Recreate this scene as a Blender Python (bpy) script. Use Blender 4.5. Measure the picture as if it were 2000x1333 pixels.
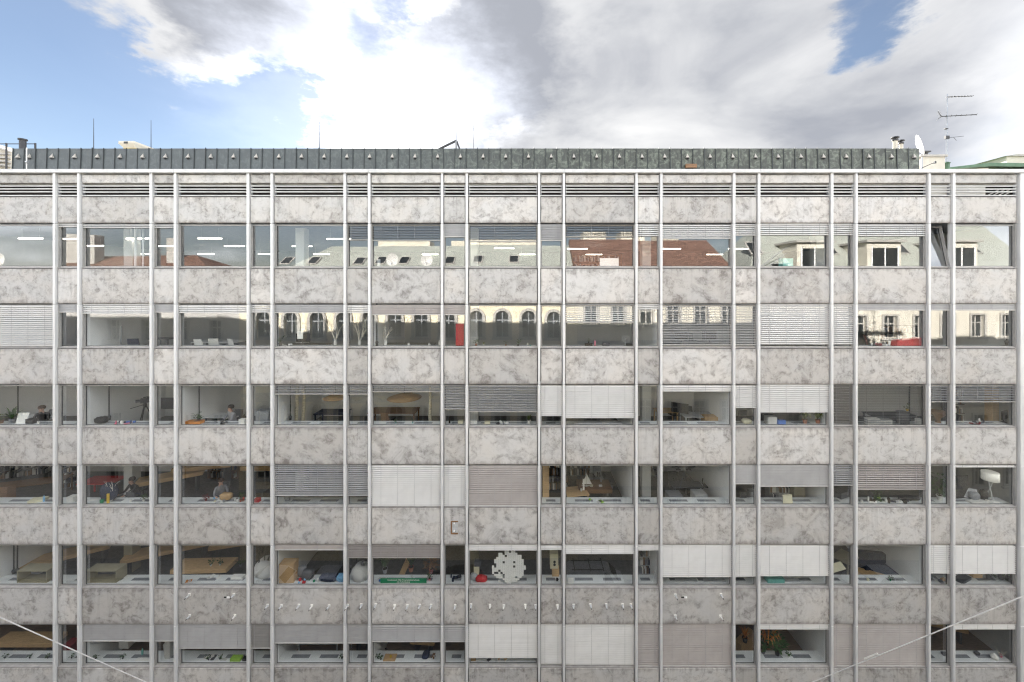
import bpy, bmesh, math, random
from mathutils import Vector, Matrix, Euler
random.seed(7)
R = math.radians
scene = bpy.context.scene
for o in list(bpy.data.objects): bpy.data.objects.remove(o)

# ------------------------------------------------------------------ camera, light, exposure
# photograph pixels (2000 x 1333): vanishing point VX, VY and focal length F; metres, facade plane y = 0, street level z = 0
F, VX, VY, CY, CZ = 762.0, 1030.0, 560.0, -16.0, 23.5
cam = bpy.data.objects.new('camera', bpy.data.cameras.new('camera'))
scene.collection.objects.link(cam)
cam.location = (0, CY, CZ); cam.rotation_euler = (R(90), 0, 0)
cam.data.sensor_width = 36; cam.data.lens = F / 2000 * 36
cam.data.shift_x = -(VX - 1000) / 2000; cam.data.shift_y = -(666.5 - VY) / 2000
cam.data.clip_start = 0.05; cam.data.clip_end = 5000
scene.camera = cam

SUN_EL, SUN_AZ = 25.6, -18.8          # azimuth from +y towards +x
sun = bpy.data.objects.new('sun', bpy.data.lights.new('sun', 'SUN'))
scene.collection.objects.link(sun)
sun.data.energy = 4.0; sun.data.angle = R(0.5); sun.data.color = (1, 0.95, 0.87)
sdir = Vector((math.sin(R(SUN_AZ)) * math.cos(R(SUN_EL)), math.cos(R(SUN_AZ)) * math.cos(R(SUN_EL)), math.sin(R(SUN_EL))))
sun.rotation_euler = sdir.to_track_quat('Z', 'Y').to_euler()

vs = scene.view_settings
vs.view_transform = 'Standard'; vs.look = 'None'; vs.gamma = 1; vs.use_curve_mapping = False
vs.exposure = 2.66
cy = scene.cycles
cy.use_denoising = True; cy.denoiser = 'OPENIMAGEDENOISE'; cy.denoising_prefilter = 'NONE'
cy.max_bounces = 10; cy.diffuse_bounces = 4; cy.glossy_bounces = 4; cy.transmission_bounces = 4; cy.transparent_max_bounces = 24
cy.caustics_reflective = False; cy.caustics_refractive = False; cy.sample_clamp_indirect = 4; cy.use_light_tree = False; cy.use_adaptive_sampling = False; cy.filter_width = 1.2

def wx(px, y=0.0): return (px - VX) * (y - CY) / F
def wz(py, y=0.0): return CZ + (VY - py) * (y - CY) / F
def pdir(px, py): return Vector(((px - VX) / F, 1, (VY - py) / F)).normalized()

# ------------------------------------------------------------------ sky
world = bpy.data.worlds.new('World'); scene.world = world; world.use_nodes = True; world.cycles.sampling_method = 'MANUAL'; world.cycles.sample_map_resolution = 1024
nt = world.node_tree; nt.nodes.clear()
def N(tree, typ, **kw):
    n = tree.nodes.new(typ)
    for k, v in kw.items(): setattr(n, k, v)
    return n
def math_n(tree, op, a, b=None, clamp=False):
    n = tree.nodes.new('ShaderNodeMath'); n.operation = op; n.use_clamp = clamp
    for i, v in enumerate((a, b)):
        if v is None: continue
        if hasattr(v, 'is_linked'): tree.links.new(v, n.inputs[i])
        else: n.inputs[i].default_value = v
    return n.outputs[0]
def maprange(tree, v, a, b, c=0.0, d=1.0, smooth=True):
    n = tree.nodes.new('ShaderNodeMapRange'); n.interpolation_type = 'SMOOTHSTEP' if smooth else 'LINEAR'
    tree.links.new(v, n.inputs[0])
    for i, x in enumerate((a, b, c, d)): n.inputs[i + 1].default_value = x
    return n.outputs[0]
def mixrgb(tree, fac, a, b, mode='MIX'):
    n = tree.nodes.new('ShaderNodeMix'); n.data_type = 'RGBA'; n.blend_type = mode
    for sock, v in ((n.inputs[0], fac), (n.inputs[6], a), (n.inputs[7], b)):
        if hasattr(v, 'is_linked'): tree.links.new(v, sock)
        elif isinstance(v, (int, float)): sock.default_value = v
        else: sock.default_value = (v[0], v[1], v[2], 1)
    return n.outputs[2]
def noise(tree, vec, scale, detail=6, rough=0.55, dist=0.0):
    n = tree.nodes.new('ShaderNodeTexNoise'); n.inputs['Scale'].default_value = scale
    n.inputs['Detail'].default_value = detail; n.inputs['Roughness'].default_value = rough; n.inputs['Distortion'].default_value = dist
    if vec is not None: tree.links.new(vec, n.inputs['Vector'])
    return n
L = nt.links.new
sky = N(nt, 'ShaderNodeTexSky', sky_type='NISHITA', sun_disc=False, sun_elevation=R(SUN_EL), sun_rotation=R(SUN_AZ), altitude=200, air_density=1.0, dust_density=0.12, ozone_density=1.6)
tc = N(nt, 'ShaderNodeTexCoord'); D = tc.outputs['Generated']
mp = N(nt, 'ShaderNodeMapping'); L(D, mp.inputs[0]); mp.inputs['Scale'].default_value = (1, 1, 2.1); mp.inputs['Location'].default_value = (3.1, 1.7, 0.4)
n_big = noise(nt, mp.outputs[0], 2.3, 9, 0.56, 0.25).outputs[0]
n_shade = noise(nt, mp.outputs[0], 3.3, 8, 0.52, 0.5).outputs[0]
n_warp = noise(nt, mp.outputs[0], 3.2, 8, 0.62)
wv = N(nt, 'ShaderNodeVectorMath', operation='MULTIPLY_ADD'); L(n_warp.outputs['Color'], wv.inputs[0]); wv.inputs[1].default_value = (0.42, 0.42, 0.34); L(D, wv.inputs[2])
wv2 = N(nt, 'ShaderNodeVectorMath', operation='ADD'); L(wv.outputs[0], wv2.inputs[0]); wv2.inputs[1].default_value = (-0.21, -0.21, -0.17)
wn = N(nt, 'ShaderNodeVectorMath', operation='NORMALIZE'); L(wv2.outputs[0], wn.inputs[0])
def bump(px, py, r, vec=None):
    d = N(nt, 'ShaderNodeVectorMath', operation='DOT_PRODUCT'); L(vec or wn.outputs[0], d.inputs[0]); d.inputs[1].default_value = pdir(px, py)
    return maprange(nt, d.outputs['Value'], math.cos(R(r)), 1.0)
def field(base, bumps):
    v = base
    for (px, py, r, w) in bumps: v = math_n(nt, 'ADD', v, math_n(nt, 'MULTIPLY', bump(px, py, r), w))
    return v
# how much of the sky is cloud; the photograph shows a blue wedge low on the left and a few blue holes
cover = field(math_n(nt, 'ADD', math_n(nt, 'MULTIPLY', n_big, 1.8), -0.36),
              [(-60, 160, 15, -.55), (110, 200, 13, -.6), (290, 235, 11, -.6), (440, 255, 10, -.65), (540, 258, 8, -.6), (735, 70, 6, -.75), (560, 150, 4, -.5), (700, 165, 3, -.3), (1690, 8, 6.5, -.8),
               (1100, 150, 32, .6), (1600, 150, 32, .6), (600, 150, 20, .25), (500, 80, 14, .35), (180, 40, 14, .4), (350, 120, 7, .2), (760, 230, 10, .25)])
# low behind the camera the panes mirror a mostly blue sky
low = N(nt, 'ShaderNodeVectorMath', operation='DOT_PRODUCT'); L(wn.outputs[0], low.inputs[0]); low.inputs[1].default_value = Vector((0, -1, .08)).normalized()
cover = math_n(nt, 'SUBTRACT', cover, maprange(nt, low.outputs['Value'], 0.6, 1.0, 0.0, 0.52))
dens = maprange(nt, cover, 0.24, 0.92, 0.10, 1.0)
dark = field(math_n(nt, 'ADD', math_n(nt, 'MULTIPLY', n_shade, 2.3), -.72),
             [(480, -5, 10, 1.7), (1060, 130, 15, .4), (1330, 90, 16, .38), (1850, 130, 18, .4), (800, 135, 7, 1.5), (850, 85, 4, .5), (930, 170, 9, .6), (960, 110, 12, .7), (930, 40, 8, .45), (1010, 220, 10, .35), (1500, 60, 9, .25), (1700, 260, 10, .2), (1620, 220, 14, .25), (1250, 260, 9, -.1), (900, 30, 9, .2),
              (700, 250, 11, -.5), (560, 140, 8, -.3), (250, 70, 12, .12), (420, 120, 8, -.1), (1490, 120, 6, -.28), (1750, 60, 7, -.25), (1140, 30, 4, -.2), (1580, 60, 5, -.2)])
dk = maprange(nt, dark, 0.1, 1.45, smooth=False)
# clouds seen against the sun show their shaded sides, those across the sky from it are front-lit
# (the top-row panes mirror that brighter sky) and brightened further to light the facade; close to the sun they glow
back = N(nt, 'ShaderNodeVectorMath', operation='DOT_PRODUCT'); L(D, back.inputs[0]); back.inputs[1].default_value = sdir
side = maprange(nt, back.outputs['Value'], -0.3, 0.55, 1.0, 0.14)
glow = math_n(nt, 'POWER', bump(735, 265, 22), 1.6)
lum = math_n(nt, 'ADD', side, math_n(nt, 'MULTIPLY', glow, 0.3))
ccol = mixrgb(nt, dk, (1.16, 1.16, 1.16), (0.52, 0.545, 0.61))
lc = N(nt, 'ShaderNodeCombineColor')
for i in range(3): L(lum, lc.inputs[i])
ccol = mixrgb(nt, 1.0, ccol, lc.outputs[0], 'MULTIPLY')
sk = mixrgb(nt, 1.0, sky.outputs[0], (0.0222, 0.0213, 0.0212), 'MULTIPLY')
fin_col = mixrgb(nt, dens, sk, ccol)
# nothing of the sky below the horizon: the ground hides it
dz_ = N(nt, 'ShaderNodeSeparateXYZ'); L(D, dz_.inputs[0])
fin_col = mixrgb(nt, maprange(nt, dz_.outputs['Z'], -0.03, 0.0), (0, 0, 0), fin_col)
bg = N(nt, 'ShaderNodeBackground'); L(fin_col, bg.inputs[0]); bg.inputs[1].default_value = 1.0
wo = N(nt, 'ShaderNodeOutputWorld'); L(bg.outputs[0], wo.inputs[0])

# ------------------------------------------------------------------ helpers
COL = scene.collection
class MB:
    "collects boxes, tubes and sheets into one mesh"
    def __init__(s): s.v = []; s.f = []; s.m = []; s.cur = 0
    def add(s, vs, fs):
        b = len(s.v); s.v += [tuple(v) for v in vs]
        for f in fs: s.f.append(tuple(b + i for i in f)); s.m.append(s.cur)
        return s
    def box(s, x0, x1, y0, y1, z0, z1):
        return s.add([(x0, y0, z0), (x1, y0, z0), (x1, y1, z0), (x0, y1, z0), (x0, y0, z1), (x1, y0, z1), (x1, y1, z1), (x0, y1, z1)],
                     [(0, 3, 2, 1), (4, 5, 6, 7), (0, 1, 5, 4), (1, 2, 6, 5), (2, 3, 7, 6), (3, 0, 4, 7)])
    def cham(s, x0, x1, y0, y1, z0, z1, c):
        "box whose front (y0) edges are chamfered"
        return s.add([(x0 + c, y0, z0 + c), (x1 - c, y0, z0 + c), (x1 - c, y0, z1 - c), (x0 + c, y0, z1 - c),
                      (x0, y0 + c, z0), (x1, y0 + c, z0), (x1, y0 + c, z1), (x0, y0 + c, z1),
                      (x0, y1, z0), (x1, y1, z0), (x1, y1, z1), (x0, y1, z1)],
                     [(0, 1, 2, 3), (4, 5, 1, 0), (5, 6, 2, 1), (6, 7, 3, 2), (7, 4, 0, 3), (8, 9, 5, 4), (9, 10, 6, 5), (10, 11, 7, 6), (11, 8, 4, 7), (11, 10, 9, 8)])
    def tube(s, p, q, r0, r1=None, n=8):
        r1 = r0 if r1 is None else r1
        p, q = Vector(p), Vector(q); d = (q - p).normalized()
        u = d.orthogonal().normalized(); w = d.cross(u)
        vs = []
        for c, r in ((p, r0), (q, r1)):
            for i in range(n):
                a = 2 * math.pi * i / n; vs.append(c + u * math.cos(a) * r + w * math.sin(a) * r)
        fs = [(i, (i + 1) % n, n + (i + 1) % n, n + i) for i in range(n)] + [tuple(range(n))[::-1], tuple(range(n, 2 * n))]
        return s.add(vs, fs)
    def lathe(s, prof, n=14, c=(0, 0, 0)):
        vs = []; fs = []
        for r, z in prof:
            for i in range(n):
                a = 2 * math.pi * i / n; vs.append((c[0] + r * math.cos(a), c[1] + r * math.sin(a), c[2] + z))
        for k in range(len(prof) - 1):
            for i in range(n):
                j = (i + 1) % n; fs.append((k * n + i, k * n + j, (k + 1) * n + j, (k + 1) * n + i))
        fs.append(tuple(range(n))[::-1]); fs.append(tuple(range((len(prof) - 1) * n, len(prof) * n)))
        return s.add(vs, fs)
    def prism(s, pts, a, b, axis='y'):
        "polygon (u, z) extruded along an axis from a to b"
        n = len(pts)
        g = (lambda u, z, t: (u, t, z)) if axis == 'y' else (lambda u, z, t: (t, u, z)) if axis == 'x' else (lambda u, z, t: (u, z, t))
        vs = [g(u, z, a) for u, z in pts] + [g(u, z, b) for u, z in pts]
        fs = [(i, (i + 1) % n, n + (i + 1) % n, n + i) for i in range(n)] + [tuple(range(n))[::-1], tuple(range(n, 2 * n))]
        return s.add(vs, fs)
    def leaf(s, base, tip, w, droop=0.0):
        base, tip = Vector(base), Vector(tip); d = tip - base
        side = d.cross(Vector((0, 0, 1)))
        side = (side.normalized() if side.length > 1e-4 else Vector((1, 0, 0))) * w
        m1 = base + d * 0.35 + Vector((0, 0, droop * 0.5)); m2 = base + d * 0.7 + Vector((0, 0, droop * 0.6))
        return s.add([base, m1 - side, m1 + side, m2 - side * .7, m2 + side * .7, tip], [(0, 2, 1), (1, 2, 4, 3), (3, 4, 5)])
    def mesh(s, name, mats, smooth=False):
        me = bpy.data.meshes.new(name); me.from_pydata(s.v, [], s.f)
        for m in (mats if isinstance(mats, (list, tuple)) else [mats]): me.materials.append(m)
        for p, mi in zip(me.polygons, s.m): p.material_index = mi; p.use_smooth = smooth
        bm = bmesh.new(); bm.from_mesh(me); bmesh.ops.recalc_face_normals(bm, faces=bm.faces); bm.to_mesh(me); bm.free()
        me.update(); return me
    def build(s, name, mats, parent=None, loc=None, smooth=False):
        return put(name, s.mesh(name, mats, smooth), parent, loc)
def put(name, me, parent=None, loc=None, rot=None):
    o = bpy.data.objects.new(name, me); COL.objects.link(o)
    if parent is not None: o.parent = parent
    if loc is not None: o.location = loc
    if rot is not None: o.rotation_euler = rot
    return o
def tag(o, label=None, cat=None, group=None, kind=None):
    for k, v in (('label', label), ('category', cat), ('group', group), ('kind', kind)):
        if v: o[k] = v
    return o
def thing(name, label, cat, loc=(0, 0, 0), rz=0.0, group=None):
    o = put(name, None, None, loc, (0, 0, rz)); o.empty_display_size = 0.2
    return tag(o, label, cat, group)
def struct(o): o['kind'] = 'structure'; return o

# ------------------------------------------------------------------ materials
def newmat(name):
    m = bpy.data.materials.new(name); m.use_nodes = True
    return m, m.node_tree, m.node_tree.nodes['Principled BSDF']
def mat(name, col, rough=0.6, metal=0.0, var=0.12, scale=6.0, rand=0.0, bump=0.0, stretch=None, spec=0.5):
    m, t, b = newmat(name)
    tcx = t.nodes.new('ShaderNodeTexCoord'); vec = tcx.outputs['Object']
    if stretch:
        mpx = t.nodes.new('ShaderNodeMapping'); mpx.inputs['Scale'].default_value = stretch; t.links.new(vec, mpx.inputs[0]); vec = mpx.outputs[0]
    n = noise(t, vec, scale, 6, 0.6, 0.4)
    f = maprange(t, n.outputs[0], 0.3, 0.7, 1 - var, 1 + var)
    if rand:
        oi = t.nodes.new('ShaderNodeObjectInfo'); f = math_n(t, 'MULTIPLY', f, maprange(t, oi.outputs['Random'], 0, 1, 1 - rand, 1 + rand, False))
    cc = t.nodes.new('ShaderNodeCombineColor')
    for i in range(3): t.links.new(f, cc.inputs[i])
    t.links.new(mixrgb(t, 1.0, col, cc.outputs[0], 'MULTIPLY'), b.inputs['Base Color'])
    b.inputs['Roughness'].default_value = rough; b.inputs['Metallic'].default_value = metal; b.inputs['Specular IOR Level'].default_value = spec
    if bump:
        bp = t.nodes.new('ShaderNodeBump'); bp.inputs['Strength'].default_value = bump; bp.inputs['Distance'].default_value = 0.02
        t.links.new(n.outputs[0], bp.inputs['Height']); t.links.new(bp.outputs[0], b.inputs['Normal'])
    return m
def emit_mat(name, col, strength):
    m, t, b = newmat(name)
    b.inputs['Base Color'].default_value = (*col, 1); b.inputs['Emission Color'].default_value = (*col, 1); b.inputs['Emission Strength'].default_value = strength; m.cycles.emission_sampling = 'NONE'
    return m

def concrete_mat():
    m, t, b = newmat('washed_concrete')
    tcx = t.nodes.new('ShaderNodeTexCoord'); oi = t.nodes.new('ShaderNodeObjectInfo')
    off = N(t, 'ShaderNodeVectorMath', operation='SCALE'); off.inputs[0].default_value = (37.0, 11.0, 23.0); t.links.new(oi.outputs['Random'], off.inputs['Scale'])
    r2 = math_n(t, 'FRACT', math_n(t, 'MULTIPLY', oi.outputs['Random'], 17.3)); r3 = math_n(t, 'FRACT', math_n(t, 'MULTIPLY', oi.outputs['Random'], 91.7))
    zs = N(t, 'ShaderNodeVectorMath', operation='SCALE'); t.links.new(tcx.outputs['Object'], zs.inputs[0]); t.links.new(maprange(t, r2, 0, 1, 0.6, 1.35, False), zs.inputs['Scale'])
    ad = N(t, 'ShaderNodeVectorMath', operation='ADD'); t.links.new(zs.outputs[0], ad.inputs[0]); t.links.new(off.outputs[0], ad.inputs[1])
    v = ad.outputs[0]
    big = noise(t, v, 1.1, 5, 0.55, 0.6).outputs[0]
    blot = noise(t, v, 3.0, 9, 0.66, 1.6).outputs[0]
    fine = noise(t, v, 16, 6, 0.7, 0.8).outputs[0]
    st = N(t, 'ShaderNodeMapping'); st.inputs['Scale'].default_value = (7, 1, 0.5); t.links.new(v, st.inputs[0])
    streak = noise(t, st.outputs[0], 1.0, 5, 0.6).outputs[0]
    patch = noise(t, v, 1.9, 9, 0.68, 0.9).outputs[0]
    mid = noise(t, v, 5.0, 9, 0.7, 0.7).outputs[0]
    k = math_n(t, 'MULTIPLY', maprange(t, patch, 0.45, 0.68), maprange(t, r2, 0, 1, 0.68, 0.45, False))
    k = math_n(t, 'ADD', k, math_n(t, 'MULTIPLY', math_n(t, 'MULTIPLY', maprange(t, mid, 0.47, 0.62), maprange(t, patch, 0.4, 0.56)), 0.6))
    k = math_n(t, 'ADD', k, math_n(t, 'MULTIPLY', maprange(t, blot, 0.52, 0.7), 0.3))
    k = math_n(t, 'ADD', k, math_n(t, 'MULTIPLY', maprange(t, fine, 0.42, 0.75), 0.16))
    k = math_n(t, 'ADD', k, math_n(t, 'MULTIPLY', maprange(t, streak, 0.46, 0.72), maprange(t, r3, 0, 1, 0.0, 0.42, False)))
    col = mixrgb(t, math_n(t, 'MULTIPLY', k, 0.72, True), (0.56, 0.548, 0.53), (0.225, 0.21, 0.20))
    hue = mixrgb(t, maprange(t, noise(t, v, 0.9, 3).outputs[0], 0.4, 0.62), (1.01, 0.995, 0.985), (0.985, 0.992, 1.01))
    col = mixrgb(t, 1.0, col, hue, 'MULTIPLY')
    # rain dirt along the lower and upper rims of each slab
    sz = t.nodes.new('ShaderNodeSeparateXYZ'); t.links.new(tcx.outputs['Generated'], sz.inputs[0])
    ez = math_n(t, 'ADD', sz.outputs['Z'], math_n(t, 'MULTIPLY', math_n(t, 'SUBTRACT', streak, 0.5), 0.35))
    rim = math_n(t, 'ADD', math_n(t, 'MULTIPLY', maprange(t, ez, 0.13, -0.02), 0.55), math_n(t, 'MULTIPLY', maprange(t, ez, 0.9, 1.03), 0.45), True)
    col = mixrgb(t, rim, col, (0.15, 0.128, 0.118))
    g = maprange(t, oi.outputs['Random'], 0, 1, 0.84, 1.12, False)
    # drip edge dirt along the rims of each slab
    cc = t.nodes.new('ShaderNodeCombineColor')
    for i in range(3): t.links.new(g, cc.inputs[i])
    col = mixrgb(t, 1.0, col, cc.outputs[0], 'MULTIPLY')
    t.links.new(col, b.inputs['Base Color'])
    b.inputs['Roughness'].default_value = 0.85; b.inputs['Specular IOR Level'].default_value = 0.25
    bp = t.nodes.new('ShaderNodeBump'); bp.inputs['Strength'].default_value = 0.35; bp.inputs['Distance'].default_value = 0.01
    t.links.new(fine, bp.inputs['Height']); t.links.new(bp.outputs[0], b.inputs['Normal'])
    return m
def copper_mat():
    m, t, b = newmat('weathered_copper')
    tcx = t.nodes.new('ShaderNodeTexCoord'); oi = t.nodes.new('ShaderNodeObjectInfo'); geo = t.nodes.new('ShaderNodeNewGeometry')
    off = N(t, 'ShaderNodeVectorMath', operation='SCALE'); off.inputs[0].default_value = (31.0, 7.0, 17.0); t.links.new(oi.outputs['Random'], off.inputs['Scale'])
    ad = N(t, 'ShaderNodeVectorMath', operation='ADD'); t.links.new(tcx.outputs['Object'], ad.inputs[0]); t.links.new(off.outputs[0], ad.inputs[1])
    st = N(t, 'ShaderNodeMapping'); st.inputs['Scale'].default_value = (9, 1, 1.2); t.links.new(ad.outputs[0], st.inputs[0])
    streak = noise(t, st.outputs[0], 1.0, 6, 0.65).outputs[0]; blot = noise(t, ad.outputs[0], 4, 7, 0.65, 1.0).outputs[0]
    sx = t.nodes.new('ShaderNodeSeparateXYZ'); t.links.new(geo.outputs['Position'], sx.inputs[0])
    right = maprange(t, sx.outputs['X'], -14, 6)
    base = mixrgb(t, right, (0.09, 0.103, 0.11), (0.068, 0.074, 0.068))
    pat = mixrgb(t, right, (0.145, 0.165, 0.17), (0.19, 0.215, 0.18))
    k = math_n(t, 'MULTIPLY', maprange(t, blot, 0.44, 0.68), maprange(t, right, 0, 1, 0.5, 0.85))
    k = math_n(t, 'ADD', k, math_n(t, 'MULTIPLY', maprange(t, streak, 0.5, 0.75), 0.5), True)
    t.links.new(mixrgb(t, k, base, pat), b.inputs['Base Color'])
    b.inputs['Roughness'].default_value = 0.6; b.inputs['Metallic'].default_value = 0.15
    return m
def glass_mat(name, tint, base, gain, wob=0.0):
    m = bpy.data.materials.new(name); m.use_nodes = True; t = m.node_tree; t.nodes.clear()
    tr = t.nodes.new('ShaderNodeBsdfTransparent'); tr.inputs[0].default_value = (*tint, 1)
    gl = t.nodes.new('ShaderNodeBsdfGlossy'); gl.inputs['Roughness'].default_value = 0.0; gl.inputs[0].default_value = (0.97, 0.98, 1, 1)
    ge = t.nodes.new('ShaderNodeNewGeometry'); dp = N(t, 'ShaderNodeVectorMath', operation='DOT_PRODUCT')
    t.links.new(ge.outputs['Normal'], dp.inputs[0]); t.links.new(ge.outputs['Incoming'], dp.inputs[1])
    sch = math_n(t, 'POWER', math_n(t, 'SUBTRACT', 1.0, math_n(t, 'ABSOLUTE', dp.outputs['Value'])), 5.0)     # Schlick, the same from both sides
    fac = math_n(t, 'ADD', math_n(t, 'MULTIPLY', sch, gain), base, True)
    if wob:
        tcx = t.nodes.new('ShaderNodeTexCoord'); n = noise(t, tcx.outputs['Object'], 0.9, 1, 0.4)
        bp = t.nodes.new('ShaderNodeBump'); bp.inputs['Strength'].default_value = wob; bp.inputs['Distance'].default_value = 0.02
        t.links.new(n.outputs[0], bp.inputs['Height']); t.links.new(bp.outputs[0], gl.inputs['Normal'])
    mx = t.nodes.new('ShaderNodeMixShader'); out = t.nodes.new('ShaderNodeOutputMaterial')
    t.links.new(fac, mx.inputs[0]); t.links.new(tr.outputs[0], mx.inputs[1]); t.links.new(gl.outputs[0], mx.inputs[2]); t.links.new(mx.outputs[0], out.inputs[0])
    return m

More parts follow.
